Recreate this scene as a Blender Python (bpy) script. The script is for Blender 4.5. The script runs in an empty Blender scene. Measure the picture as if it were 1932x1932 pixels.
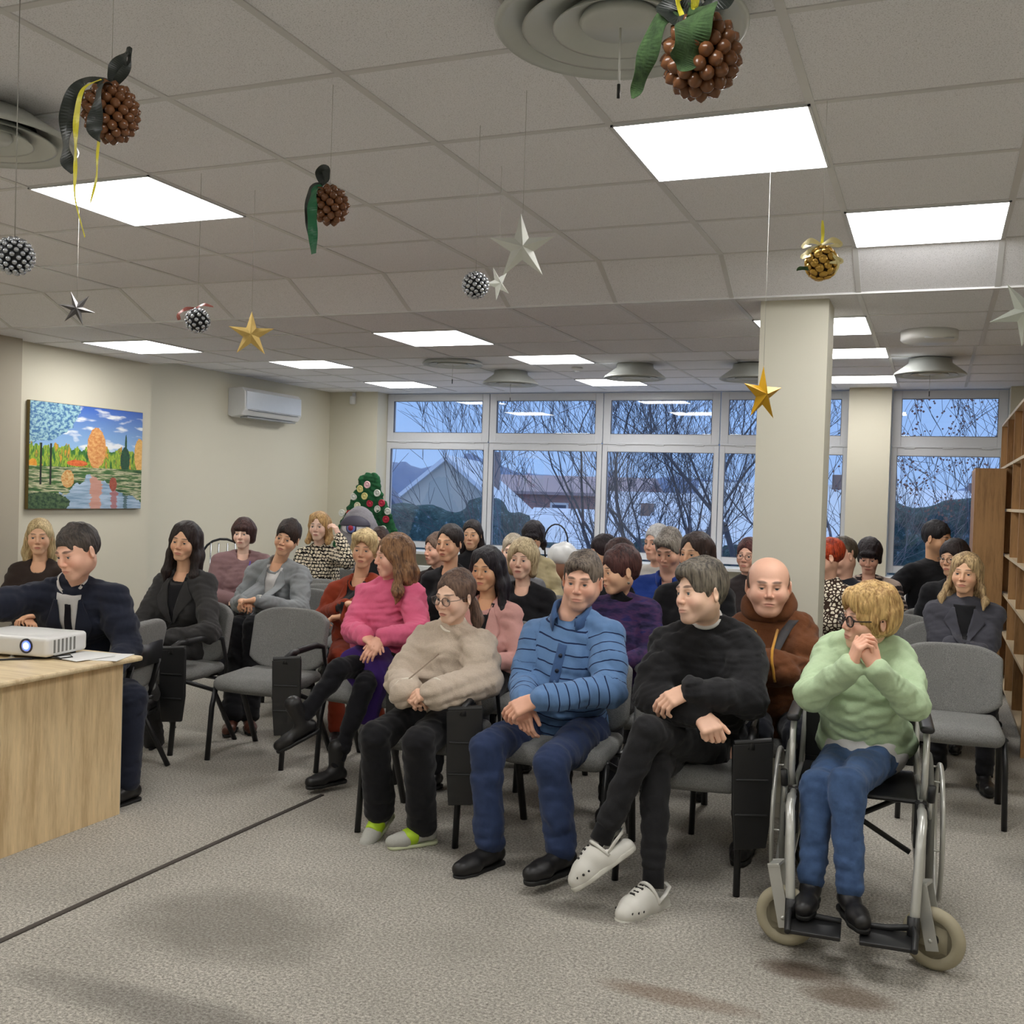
import bpy, bmesh, math, random
import numpy as np
from mathutils import Vector, Matrix
COL = bpy.context.scene.collection
SCN = bpy.context.scene
# ---------------------------------------------------------------- camera, world, exposure
_c = bpy.data.cameras.new('camera'); _c.sensor_width = 36; _c.lens = 1973.48/1932*36; _c.clip_start = .05; _c.clip_end = 400
CAM = bpy.data.objects.new('camera', _c); COL.objects.link(CAM); SCN.camera = CAM
_yaw, _pit, _rol = -.3847, -.0184, .0307
_f = Vector((math.sin(_yaw)*math.cos(_pit), math.cos(_yaw)*math.cos(_pit), math.sin(_pit))); _r = Vector((math.cos(_yaw), -math.sin(_yaw), 0)); _u = _r.cross(_f)
_R = math.cos(_rol)*_r+math.sin(_rol)*_u; _U = -math.sin(_rol)*_r+math.cos(_rol)*_u
_M = Matrix((_R, _U, -_f)).transposed().to_4x4(); _M.translation = (0, 0, 1.58); CAM.matrix_world = _M
_w = bpy.data.worlds.new('dusk_sky'); SCN.world = _w; _w.use_nodes = True; _t = _w.node_tree; _b = _t.nodes['Background']
_tc = _t.nodes.new('ShaderNodeTexCoord'); _sx = _t.nodes.new('ShaderNodeSeparateXYZ'); _rp = _t.nodes.new('ShaderNodeValToRGB')
_t.links.new(_tc.outputs['Generated'], _sx.inputs[0]); _t.links.new(_sx.outputs[2], _rp.inputs['Fac']); _t.links.new(_rp.outputs['Color'], _b.inputs['Color'])
_rp.color_ramp.elements[0].position = 0.; _rp.color_ramp.elements[0].color = (.31, .50, .88, 1)
_rp.color_ramp.elements[1].position = .22; _rp.color_ramp.elements[1].color = (.25, .46, .92, 1)
_e = _rp.color_ramp.elements.new(.7); _e.color = (.85, 1.05, 1.4, 1)
_b.inputs['Strength'].default_value = .62
LAMP = 9.0
SCN.view_settings.view_transform = 'Standard'; SCN.view_settings.look = 'None'; SCN.view_settings.exposure = 0.85
SCN.view_settings.gamma = 1.0; SCN.view_settings.use_curve_mapping = False
SCN.cycles.max_bounces = 7; SCN.cycles.diffuse_bounces = 4; SCN.cycles.glossy_bounces = 3; SCN.cycles.transparent_max_bounces = 10
SCN.cycles.caustics_reflective = False; SCN.cycles.caustics_refractive = False; SCN.cycles.sample_clamp_indirect = 6.
SCN.cycles.use_denoising = True
# ---------------------------------------------------------------- helpers
def lin(c):
    return tuple(((x/255.)/12.92 if x/255. <= .04045 else ((x/255.+.055)/1.055)**2.4) for x in c)
def new_obj(name, data, parent=None):
    o = bpy.data.objects.new(name, data); COL.objects.link(o)
    if parent is not None: o.parent = parent
    return o
def tag(o, label=None, cat=None, group=None, kind=None):
    if label: o['label'] = label
    if cat: o['category'] = cat
    if group: o['group'] = group
    if kind: o['kind'] = kind
    return o
def thing(name, label, cat, loc=(0, 0, 0), rz=0., group=None):
    o = new_obj(name, None); o.location = loc; o.rotation_euler = (0, 0, rz)
    o.empty_display_size = .1
    return tag(o, label, cat, group)
def shade(me):
    me.polygons.foreach_set('use_smooth', np.ones(len(me.polygons), bool))
def mesh_from(name, vs, fs, mat, parent=None, smooth=True, fmat=None, cols=None, T=None):
    me = bpy.data.meshes.new(name)
    vs = np.asarray(vs, np.float32)
    if isinstance(fs, np.ndarray) and fs.ndim == 2:
        n, k = fs.shape
        me.vertices.add(len(vs)); me.vertices.foreach_set('co', vs.ravel())
        me.loops.add(n*k); me.loops.foreach_set('vertex_index', fs.astype(np.int32).ravel())
        me.polygons.add(n); me.polygons.foreach_set('loop_start', np.arange(0, n*k, k, dtype=np.int32))
        me.polygons.foreach_set('loop_total', np.full(n, k, np.int32))
        me.update(calc_edges=True); me.validate()
    else:
        me.from_pydata([tuple(v) for v in vs.tolist()], [], [tuple(f) for f in fs]); me.update()
    for m in (mat if isinstance(mat, (list, tuple)) else [mat]): me.materials.append(m)
    if fmat is not None: me.polygons.foreach_set('material_index', np.asarray(fmat, np.int32))
    if cols is not None:
        a = me.color_attributes.new('Col', 'FLOAT_COLOR', 'POINT')
        c4 = np.ones((len(vs), 4), np.float32); c4[:, :3] = cols
        a.data.foreach_set('color', c4.ravel())
    if T is not None:
        a = me.attributes.new('T', 'FLOAT', 'POINT'); a.data.foreach_set('value', np.asarray(T, np.float32))
    if smooth: shade(me)
    return new_obj(name, me, parent)
class MB:
    """collects simple solids into one mesh"""
    def __init__(s): s.v = []; s.f = []; s.m = []
    def add(s, vs, fs, mi=0):
        n = len(s.v); s.v += [tuple(map(float, v)) for v in vs]; s.f += [tuple(i+n for i in f) for f in fs]; s.m += [mi]*len(fs)
    def box(s, lo, hi, mi=0, M=None):
        x0, y0, z0 = lo; x1, y1, z1 = hi
        vs = [(x0,y0,z0),(x1,y0,z0),(x1,y1,z0),(x0,y1,z0),(x0,y0,z1),(x1,y0,z1),(x1,y1,z1),(x0,y1,z1)]
        if M is not None: vs = [tuple(M @ Vector(v)) for v in vs]
        s.add(vs, [(0,3,2,1),(4,5,6,7),(0,1,5,4),(1,2,6,5),(2,3,7,6),(3,0,4,7)], mi)
    def tube(s, pts, r, n=8, mi=0, flat=1., cap=True, closed=False):
        pts = [np.array(p, float) for p in pts]; rr = r if hasattr(r, '__len__') else [r]*len(pts)
        N = len(pts); vs = []; prev = None
        for i, p in enumerate(pts):
            if closed: t = pts[(i+1) % N]-pts[i-1]
            else: t = pts[min(i+1, N-1)]-pts[max(i-1, 0)]
            t = t/(np.linalg.norm(t)+1e-9)
            if prev is None:
                a = np.array((0, 0, 1.)) if abs(t[2]) < .9 else np.array((1., 0, 0))
                u = np.cross(t, a)
            else: u = prev-t*(prev@t)
            u /= np.linalg.norm(u)+1e-9; w = np.cross(t, u); prev = u
            for k in range(n):
                a = 2*math.pi*k/n
                vs.append(p+rr[i]*(math.cos(a)*u+flat*math.sin(a)*w))
        fs = []
        for i in range(N if closed else N-1):
            for k in range(n):
                j = (i+1) % N
                fs.append((i*n+k, i*n+(k+1) % n, j*n+(k+1) % n, j*n+k))
        if cap and not closed: fs += [tuple(range(n))[::-1], tuple((N-1)*n+k for k in range(n))]
        s.add(vs, fs, mi)
    def lathe(s, prof, c=(0, 0, 0), n=24, mi=0, M=None, sx=1., sy=1.):
        vs = []; fs = []
        for (r, z) in prof:
            for k in range(n):
                a = 2*math.pi*k/n; vs.append(Vector((c[0]+sx*r*math.cos(a), c[1]+sy*r*math.sin(a), c[2]+z)))
        if M is not None: vs = [M @ v for v in vs]
        for i in range(len(prof)-1):
            for k in range(n): fs.append((i*n+k, i*n+(k+1) % n, (i+1)*n+(k+1) % n, (i+1)*n+k))
        if prof[0][0] > 1e-6: fs.append(tuple(range(n))[::-1])
        if prof[-1][0] > 1e-6: fs.append(tuple((len(prof)-1)*n+k for k in range(n)))
        s.add(vs, fs, mi)
    def prism(s, poly, a, b, axis=1, mi=0):
        """poly 2D outline extruded along axis between a and b"""
        n = len(poly)
        def P(p, t):
            q = list(p); q.insert(axis, t); return q
        vs = [P(p, a) for p in poly]+[P(p, b) for p in poly]
        fs = [tuple(range(n)), tuple(range(2*n-1, n-1, -1))]+[((i+1) % n, i, n+i, n+(i+1) % n) for i in range(n)]
        s.add(vs, fs, mi)
    def build(s, name, mat, parent=None, smooth=False, bevel=0, loc=None, weld=False):
        o = mesh_from(name, s.v, s.f, mat, parent, smooth, s.m)
        bm = bmesh.new(); bm.from_mesh(o.data)
        if weld: bmesh.ops.remove_doubles(bm, verts=bm.verts, dist=1e-5)
        bmesh.ops.recalc_face_normals(bm, faces=bm.faces); bm.to_mesh(o.data); bm.free()
        if bevel:
            m = o.modifiers.new('bevel', 'BEVEL'); m.width = bevel; m.segments = 2; m.limit_method = 'ANGLE'
        if loc is not None: o.location = loc
        return o
# ---------------------------------------------------------------- smooth volumes, meshed by surface nets
def unit(v):
    v = np.array(v, float); return v/(np.linalg.norm(v)+1e-9)
class Vol:
    def __init__(s, lo, hi, h):
        s.lo = np.array(lo, np.float32); s.h = h
        s.n = np.maximum(4, np.ceil((np.array(hi)-s.lo)/h).astype(int)+1)
        s.far = max(.05, 3*h); s.d = np.full(s.n, s.far, np.float32); s.T = None; s.best = None
    def track(s): s.T = np.zeros(s.n, np.float32); s.best = np.full(s.n, 9., np.float32)
    def sub(s, lo, hi):
        a = np.clip(np.floor((np.array(lo)-s.lo)/s.h).astype(int), 0, s.n); b = np.clip(np.ceil((np.array(hi)-s.lo)/s.h).astype(int)+1, 0, s.n)
        if np.any(b <= a): return None
        sl = tuple(slice(i, j) for i, j in zip(a, b))
        ax = [(s.lo[k]+s.h*np.arange(a[k], b[k], dtype=np.float32)) for k in range(3)]
        return sl, ax[0][:, None, None], ax[1][None, :, None], ax[2][None, None, :]
    def comb(s, sl, q, k, op, T=None):
        d = s.d[sl]
        if op == 'u':
            if s.T is not None and T is not None:
                m = q < s.best[sl]; s.best[sl] = np.where(m, q, s.best[sl]); s.T[sl] = np.where(m, T, s.T[sl])
            hh = np.maximum(k-np.abs(d-q), 0)/k if k > 0 else 0
            s.d[sl] = np.minimum(d, q)-hh*hh*k*.25
        else:
            q = -q; hh = np.maximum(k-np.abs(d-q), 0)/k if k > 0 else 0
            s.d[sl] = np.maximum(d, q)+hh*hh*k*.25
    def cap(s, a, b, ra, rb=None, k=.02, op='u', T=None):
        rb = ra if rb is None else rb
        a = np.array(a, np.float32); b = np.array(b, np.float32); m = max(ra, rb)+max(s.far if op == 'u' else .01, k)+s.h
        g = s.sub(np.minimum(a, b)-m, np.maximum(a, b)+m)
        if g is None: return
        sl, X, Y, Z = g; ab = b-a; L = float(ab@ab)+1e-9
        px, py, pz = X-a[0], Y-a[1], Z-a[2]
        t = np.clip((px*ab[0]+py*ab[1]+pz*ab[2])/L, 0, 1)
        q = np.sqrt((px-ab[0]*t)**2+(py-ab[1]*t)**2+(pz-ab[2]*t)**2)-(ra+(rb-ra)*t)
        s.comb(sl, q, k, op, None if T is None else T[0]+(T[1]-T[0])*t)
    def ell(s, c, r, k=.02, op='u', R=None, T=None):
        c = np.array(c, np.float32); r = np.array(r, np.float32) if hasattr(r, '__len__') else np.full(3, r, np.float32)
        m = float(r.max())+max(s.far if op == 'u' else .01, k)+s.h
        g = s.sub(c-m, c+m)
        if g is None: return
        sl, X, Y, Z = g; px, py, pz = X-c[0], Y-c[1], Z-c[2]
        if R is not None:
            R = np.array(R, np.float32)
            px, py, pz = (R[0,0]*px+R[1,0]*py+R[2,0]*pz), (R[0,1]*px+R[1,1]*py+R[2,1]*pz), (R[0,2]*px+R[1,2]*py+R[2,2]*pz)
        k0 = np.sqrt((px/r[0])**2+(py/r[1])**2+(pz/r[2])**2); k1 = np.sqrt((px/r[0]**2)**2+(py/r[1]**2)**2+(pz/r[2]**2)**2)+1e-6
        q = np.where(k0 < 1e-3, -float(r.min()), k0*(k0-1)/k1)
        s.comb(sl, q.astype(np.float32), k, op, None if T is None else (T+0*q if not callable(T) else T(X+0*q, Y+0*q, Z+0*q)))
    def box(s, c, e, rad, k=.01, op='u', R=None, T=None):
        c = np.array(c, np.float32); e = np.array(e, np.float32)
        m = float(np.linalg.norm(e))+max(s.far if op == 'u' else .01, k)+s.h
        g = s.sub(c-m, c+m)
        if g is None: return
        sl, X, Y, Z = g; px, py, pz = X-c[0], Y-c[1], Z-c[2]
        if R is not None:
            R = np.array(R, np.float32)
            px, py, pz = (R[0,0]*px+R[1,0]*py+R[2,0]*pz), (R[0,1]*px+R[1,1]*py+R[2,1]*pz), (R[0,2]*px+R[1,2]*py+R[2,2]*pz)
        qx, qy, qz = np.abs(px)-e[0]+rad, np.abs(py)-e[1]+rad, np.abs(pz)-e[2]+rad
        q = np.sqrt(np.maximum(qx,0)**2+np.maximum(qy,0)**2+np.maximum(qz,0)**2)+np.minimum(np.maximum(qx,np.maximum(qy,qz)),0)-rad
        s.comb(sl, q, k, op, None if T is None else T+0*q)
    def chain(s, pts, rs, k=.02, T=None):
        for i in range(len(pts)-1): s.cap(pts[i], pts[i+1], rs[i], rs[i+1], k)
    def noise(s, amp, f, seed=0, aniso=(1, 1, 1), mask=None):
        """folds: a few warped sine waves added to the distance"""
        near = np.abs(s.d) < amp*3+s.h*2
        i, j, k = np.nonzero(near)
        P = np.stack([s.lo[0]+i*s.h, s.lo[1]+j*s.h, s.lo[2]+k*s.h], 1).astype(np.float32)*np.array(aniso, np.float32)
        v = fold(P, f, seed)
        if mask is not None: v = v*mask(P/np.array(aniso, np.float32))
        s.d[i, j, k] += amp*v
    def wrinkle(s, c, axis, amp, f, rad_, seed=0):
        """creases gathered round a bend of the garment"""
        g = s.sub(np.array(c)-rad_*1.6, np.array(c)+rad_*1.6)
        if g is None: return
        sl, X, Y, Z = g; X, Y, Z = X-c[0], Y-c[1], Z-c[2]; t = X*axis[0]+Y*axis[1]+Z*axis[2]; r = np.random.RandomState(seed); a = r.normal(size=3)*14
        q = np.sin(t*f+1.2*np.sin(X*a[0]+Y*a[1]+Z*a[2]+seed)); m = np.exp(-(X*X+Y*Y+Z*Z)/(rad_*rad_*.55))
        s.d[sl] += amp*m*(1.1-2.2*np.sqrt(q*q+.03))
    def mesh(s):
        d = s.d.copy(); d[0] = d[-1] = .05; d[:, 0] = d[:, -1] = .05; d[:, :, 0] = d[:, :, -1] = s.far
        n = s.n; S = d < 0; acc = np.zeros(n-1, np.int32)
        cell = np.zeros(tuple(n-1), bool)
        for a in range(3):
            lo = [slice(None)]*3; hi = [slice(None)]*3; lo[a] = slice(0, -1); hi[a] = slice(1, None)
        C = [S[i:n[0]-1+i, j:n[1]-1+j, k:n[2]-1+k] for i in (0,1) for j in (0,1) for k in (0,1)]
        cnt = sum(c.astype(np.int8) for c in C); cell = (cnt > 0) & (cnt < 8)
        idx = np.full(tuple(n-1), -1, np.int32); ci = np.nonzero(cell); m = len(ci[0]); idx[ci] = np.arange(m)
        if m == 0: return np.zeros((0, 3)), np.zeros((0, 4), int), None
        D = {}
        for i in (0,1):
            for j in (0,1):
                for k in (0,1): D[i, j, k] = d[ci[0]+i, ci[1]+j, ci[2]+k]
        pos = np.zeros((m, 3), np.float32); w = np.zeros(m, np.float32)
        for a in range(3):
            for p in (0,1):
                for q in (0,1):
                    c0 = [p, q]; c0.insert(a, 0); c1 = [p, q]; c1.insert(a, 1)
                    A, B = D[tuple(c0)], D[tuple(c1)]; x = (A < 0) != (B < 0)
                    t = np.where(x, A/np.where(x, A-B, 1), 0)
                    e = [p+0*t, q+0*t]; e.insert(a, t)
                    pos += np.where(x[:, None], np.stack(e, 1), 0); w += x
        pos = pos/w[:, None]+np.stack(ci, 1); vs = s.lo+pos*s.h
        fs = []
        for a in range(3):
            b, c = (a+1) % 3, (a+2) % 3
            lo = [slice(1, -1)]*3; hi = [slice(1, -1)]*3; lo[a] = slice(0, -1); hi[a] = slice(1, None)
            A, B = S[tuple(lo)], S[tuple(hi)]
            e = np.nonzero(A != B); fl = A[e]; e = list(e)
            for q in (b, c): e[q] = e[q]+1
            def g(db, dc):
                t = list(e); t[b] = t[b]-db; t[c] = t[c]-dc; return idx[tuple(t)]
            quad = np.stack([g(1,1), g(0,1), g(0,0), g(1,0)], 1)
            quad[~fl] = quad[~fl][:, ::-1]; fs.append(quad)
        fs = np.concatenate(fs); fs = fs[(fs >= 0).all(1)]
        T = None
        if s.T is not None:
            q = np.clip(np.floor(pos).astype(int), 0, n-2); fr = pos-q; T = 0
            c8 = np.stack([s.T[q[:,0]+i, q[:,1]+j, q[:,2]+k] for i in (0,1) for j in (0,1) for k in (0,1)])
            wide = (c8.max(0)-c8.min(0)) > s.h*2.2
            for i in (0,1):
                for j in (0,1):
                    for k in (0,1):
                        T = T+s.T[q[:,0]+i, q[:,1]+j, q[:,2]+k]*(fr[:,0] if i else 1-fr[:,0])*(fr[:,1] if j else 1-fr[:,1])*(fr[:,2] if k else 1-fr[:,2])
            q = np.clip(np.round(pos).astype(int), 0, n-1); T = np.where(wide, s.T[q[:, 0], q[:, 1], q[:, 2]], T)
        return vs, fs, T
def fold(P, f, seed):
    r = np.random.RandomState(seed); v = 0
    w = np.zeros(len(P), np.float32)
    for i in range(3):
        d = r.normal(size=3); d /= np.linalg.norm(d); w = w+np.sin(P@d.astype(np.float32)*f*.45+r.rand()*6)
    for i in range(4):
        d = r.normal(size=3); d /= np.linalg.norm(d); q = np.sin(P@d.astype(np.float32)*f*(.7+.5*i)*.7+1.3*w+r.rand()*6); v = v+((1.25-2.4*np.sqrt(q*q+.02)) if i % 2 else q)/(1+.4*i)
    return v*.5
# ---------------------------------------------------------------- materials
MATS = {}
def nt(name):
    m = bpy.data.materials.new(name); m.use_nodes = True
    t = m.node_tree; b = t.nodes['Principled BSDF']; return m, t, b
def N(t, ty, **kw):
    n = t.nodes.new(ty)
    for k, v in kw.items():
        if k.startswith('i_'): n.inputs[k[2:].replace('_', ' ')].default_value = v
        else: setattr(n, k, v)
    return n
def coords(t, scale=(1, 1, 1), kind='Object', rot=(0, 0, 0)):
    c = N(t, 'ShaderNodeTexCoord'); mp = N(t, 'ShaderNodeMapping')
    mp.inputs['Scale'].default_value = scale; mp.inputs['Rotation'].default_value = rot
    t.links.new(c.outputs[kind], mp.inputs['Vector']); return mp.outputs['Vector']
def noise_tex(t, vec, scale, detail=3, rough=.5):
    n = N(t, 'ShaderNodeTexNoise'); n.inputs['Scale'].default_value = scale; n.inputs['Detail'].default_value = detail
    n.inputs['Roughness'].default_value = rough
    if vec is not None: t.links.new(vec, n.inputs['Vector'])
    return n.outputs['Fac']
def mixc(t, fac, a, b, mode='MIX'):
    m = N(t, 'ShaderNodeMix', data_type='RGBA', blend_type=mode)
    for s, v in (('A', a), ('B', b)):
        i = [x for x in m.inputs if x.name == s and x.type == 'RGBA'][0]
        if hasattr(v, 'node'): t.links.new(v, i)
        else: i.default_value = (*v, 1)
    f = [x for x in m.inputs if x.name == 'Factor' and x.type == 'VALUE'][0]
    if hasattr(fac, 'node'): t.links.new(fac, f)
    else: f.default_value = fac
    return [x for x in m.outputs if x.type == 'RGBA'][0]
def ramp(t, fac, stops, interp='LINEAR'):
    r = N(t, 'ShaderNodeValToRGB'); r.color_ramp.interpolation = interp; e = r.color_ramp.elements
    while len(e) < len(stops): e.new(.5)
    for x, (p, c) in zip(e, stops): x.position = p; x.color = (*c, 1) if hasattr(c, '__len__') else (c, c, c, 1)
    t.links.new(fac, r.inputs['Fac']); return r.outputs['Color']
def math_(t, op, a, b=0., c=None):
    m = N(t, 'ShaderNodeMath', operation=op)
    for i, v in enumerate((a, b) if c is None else (a, b, c)):
        if hasattr(v, 'node'): t.links.new(v, m.inputs[i])
        else: m.inputs[i].default_value = v
    return m.outputs[0]
def bump(t, b, h, strength=.3, dist=.01):
    n = N(t, 'ShaderNodeBump'); n.inputs['Strength'].default_value = strength; n.inputs['Distance'].default_value = dist
    t.links.new(h, n.inputs['Height']); t.links.new(n.outputs[0], b.inputs['Normal'])
def plain(name, c, rough=.5, metal=0., emit=None, es=0., spec=.5):
    k = (name, tuple(c))
    if k in MATS: return MATS[k]
    m, t, b = nt(name); b.inputs['Base Color'].default_value = (*lin(c), 1)
    b.inputs['Roughness'].default_value = rough; b.inputs['Metallic'].default_value = metal; b.inputs['Specular IOR Level'].default_value = spec
    # faint procedural variation
    v = noise_tex(t, coords(t), 30, 2)
    t.links.new(mixc(t, math_(t, 'MULTIPLY', v, .12), lin(c), tuple(x*.55 for x in lin(c))), b.inputs['Base Color'])
    if emit: b.inputs['Emission Color'].default_value = (*lin(emit), 1); b.inputs['Emission Strength'].default_value = es
    MATS[k] = m; return m
def cloth(name, c, c2=None, mottle=.25, scale=90, bumps=.25, rough=.9, stripes=None, weave=0.):
    """stripes = (period, width, colour) along attribute T"""
    k = (name, tuple(c), c2, stripes)
    if k in MATS: return MATS[k]
    m, t, b = nt(name); c0 = lin(c); cc = lin(c2) if c2 else tuple(x*.5 for x in c0)
    v = coords(t); n1 = noise_tex(t, v, scale, 4, .7)
    col = mixc(t, math_(t, 'MULTIPLY', n1, mottle*1.6), c0, cc)
    if stripes:
        a = N(t, 'ShaderNodeAttribute', attribute_name='T')
        fr = math_(t, 'FRACT', math_(t, 'DIVIDE', a.outputs['Fac'], stripes[0]))
        on = math_(t, 'LESS_THAN', fr, stripes[1]/stripes[0])
        col = mixc(t, on, col, lin(stripes[2]))
    t.links.new(col, b.inputs['Base Color'])
    b.inputs['Roughness'].default_value = rough; b.inputs['Specular IOR Level'].default_value = .15
    b.inputs['Sheen Weight'].default_value = .1
    bump(t, b, noise_tex(t, v, scale*2.2, 3, .7), bumps, .004)
    MATS[k] = m; return m
def pattern_cloth(name, kind):
    k = (name, kind)
    if k in MATS: return MATS[k]
    m, t, b = nt(name); v = coords(t, (1, 1, 1))
    if kind == 'houndstooth':
        w = N(t, 'ShaderNodeTexBrick'); w.inputs['Scale'].default_value = 9.; w.inputs['Mortar Size'].default_value = .05; w.inputs['Mortar Smooth'].default_value = .3
        w.inputs['Brick Width'].default_value = .34; w.inputs['Row Height'].default_value = .26
        nv = N(t, 'ShaderNodeTexNoise'); nv.inputs['Scale'].default_value = 22
        sx = N(t, 'ShaderNodeSeparateXYZ'); t.links.new(v, sx.inputs[0]); cx = N(t, 'ShaderNodeCombineXYZ')
        t.links.new(math_(t, 'ADD', math_(t, 'ADD', sx.outputs[0], sx.outputs[1]), math_(t, 'MULTIPLY', nv.outputs['Fac'], .05)), cx.inputs[0])
        t.links.new(math_(t, 'ADD', sx.outputs[2], math_(t, 'MULTIPLY', nv.outputs['Fac'], .04)), cx.inputs[1]); t.links.new(cx.outputs[0], w.inputs['Vector'])
        col = mixc(t, w.outputs['Fac'], lin((226, 214, 190)), lin((30, 26, 26)))
    elif kind == 'leopard':
        w = N(t, 'ShaderNodeTexVoronoi', feature='DISTANCE_TO_EDGE'); w.inputs['Scale'].default_value = 42
        t.links.new(v, w.inputs['Vector'])
        col = ramp(t, w.outputs['Distance'], [(0, lin((60, 45, 38))), (.12, lin((50, 38, 32))), (.16, lin((225, 215, 195)))], 'CONSTANT')
    elif kind == 'purple_knit':
        a = noise_tex(t, coords(t, (1, 1, 3)), 9, 3, .6)
        col = ramp(t, a, [(.3, lin((30, 28, 48))), (.45, lin((52, 44, 78))), (.55, lin((74, 50, 84))), (.66, lin((44, 44, 90)))])
    t.links.new(col, b.inputs['Base Color']); b.inputs['Roughness'].default_value = .9; b.inputs['Specular IOR Level'].default_value = .15
    bump(t, b, noise_tex(t, v, 200), .2, .004); MATS[k] = m; return m
def hair_mat(name, c, c2, grey=None):
    k = (name, tuple(c), tuple(c2))
    if k in MATS: return MATS[k]
    m, t, b = nt(name); v = coords(t, (1, 1, .12))
    n = noise_tex(t, v, 120, 3, .6); n2 = noise_tex(t, coords(t, (1, 1, .4)), 22, 2)
    col = ramp(t, math_(t, 'ADD', math_(t, 'MULTIPLY', n, .6), math_(t, 'MULTIPLY', n2, .4)), [(.40, lin(c2)), (.56, lin(c)), (.7, tuple(min(1, x*1.35+.01) for x in lin(c)))])
    t.links.new(col, b.inputs['Base Color']); b.inputs['Roughness'].default_value = .5; b.inputs['Specular IOR Level'].default_value = .35
    bump(t, b, n, .9, .008); MATS[k] = m; return m
def skin_mat():
    if 'skin' in MATS: return MATS['skin']
    m, t, b = nt('skin'); a = N(t, 'ShaderNodeVertexColor', layer_name='Col')
    n = noise_tex(t, coords(t), 60, 3)
    t.links.new(mixc(t, math_(t, 'MULTIPLY', n, .12), a.outputs['Color'], (.5, .22, .15), 'MIX'), b.inputs['Base Color'])
    b.inputs['Roughness'].default_value = .48; b.inputs['Specular IOR Level'].default_value = .4
    b.inputs['Subsurface Weight'].default_value = .0
    bump(t, b, noise_tex(t, coords(t), 350, 2), .12, .002)
    MATS['skin'] = m; return m
def wood_mat(name, c1, c2, scale=1., rot=(0, 0, 0), stretch=(14, 14, 1.2)):
    k = (name, tuple(c1), rot)
    if k in MATS: return MATS[k]
    m, t, b = nt(name); v = coords(t, stretch, rot=rot)
    n = noise_tex(t, v, 1.6*scale, 6, .65); n2 = noise_tex(t, coords(t, tuple(4*s for s in stretch)), 3*scale, 3, .6)
    f = math_(t, 'ADD', math_(t, 'MULTIPLY', n, .75), math_(t, 'MULTIPLY', n2, .25))
    t.links.new(ramp(t, f, [(.36, lin(c2)), (.52, lin(c1)), (.68, tuple(min(1, x*1.18) for x in lin(c1)))]), b.inputs['Base Color'])
    b.inputs['Roughness'].default_value = .5; bump(t, b, f, .08, .003); MATS[k] = m; return m
def glass_mat(name='window_glass', tint=(1, 1, 1)):
    if name in MATS: return MATS[name]
    m = bpy.data.materials.new(name); m.use_nodes = True; t = m.node_tree; t.nodes.clear()
    o = N(t, 'ShaderNodeOutputMaterial'); tr = N(t, 'ShaderNodeBsdfTransparent'); gl = N(t, 'ShaderNodeBsdfGlossy'); gl.inputs['Roughness'].default_value = .01
    tr.inputs['Color'].default_value = (*tint, 1)
    lw = N(t, 'ShaderNodeLayerWeight'); f = N(t, 'ShaderNodeMath', operation='MULTIPLY_ADD'); mx = N(t, 'ShaderNodeMixShader')
    t.links.new(math_(t, 'POWER', lw.outputs['Facing'], 4.), f.inputs[0]); f.inputs[1].default_value = .9; f.inputs[2].default_value = .045
    t.links.new(f.outputs[0], mx.inputs[0]); t.links.new(tr.outputs[0], mx.inputs[1]); t.links.new(gl.outputs[0], mx.inputs[2]); t.links.new(mx.outputs[0], o.inputs['Surface'])
    MATS[name] = m; return m
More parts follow.
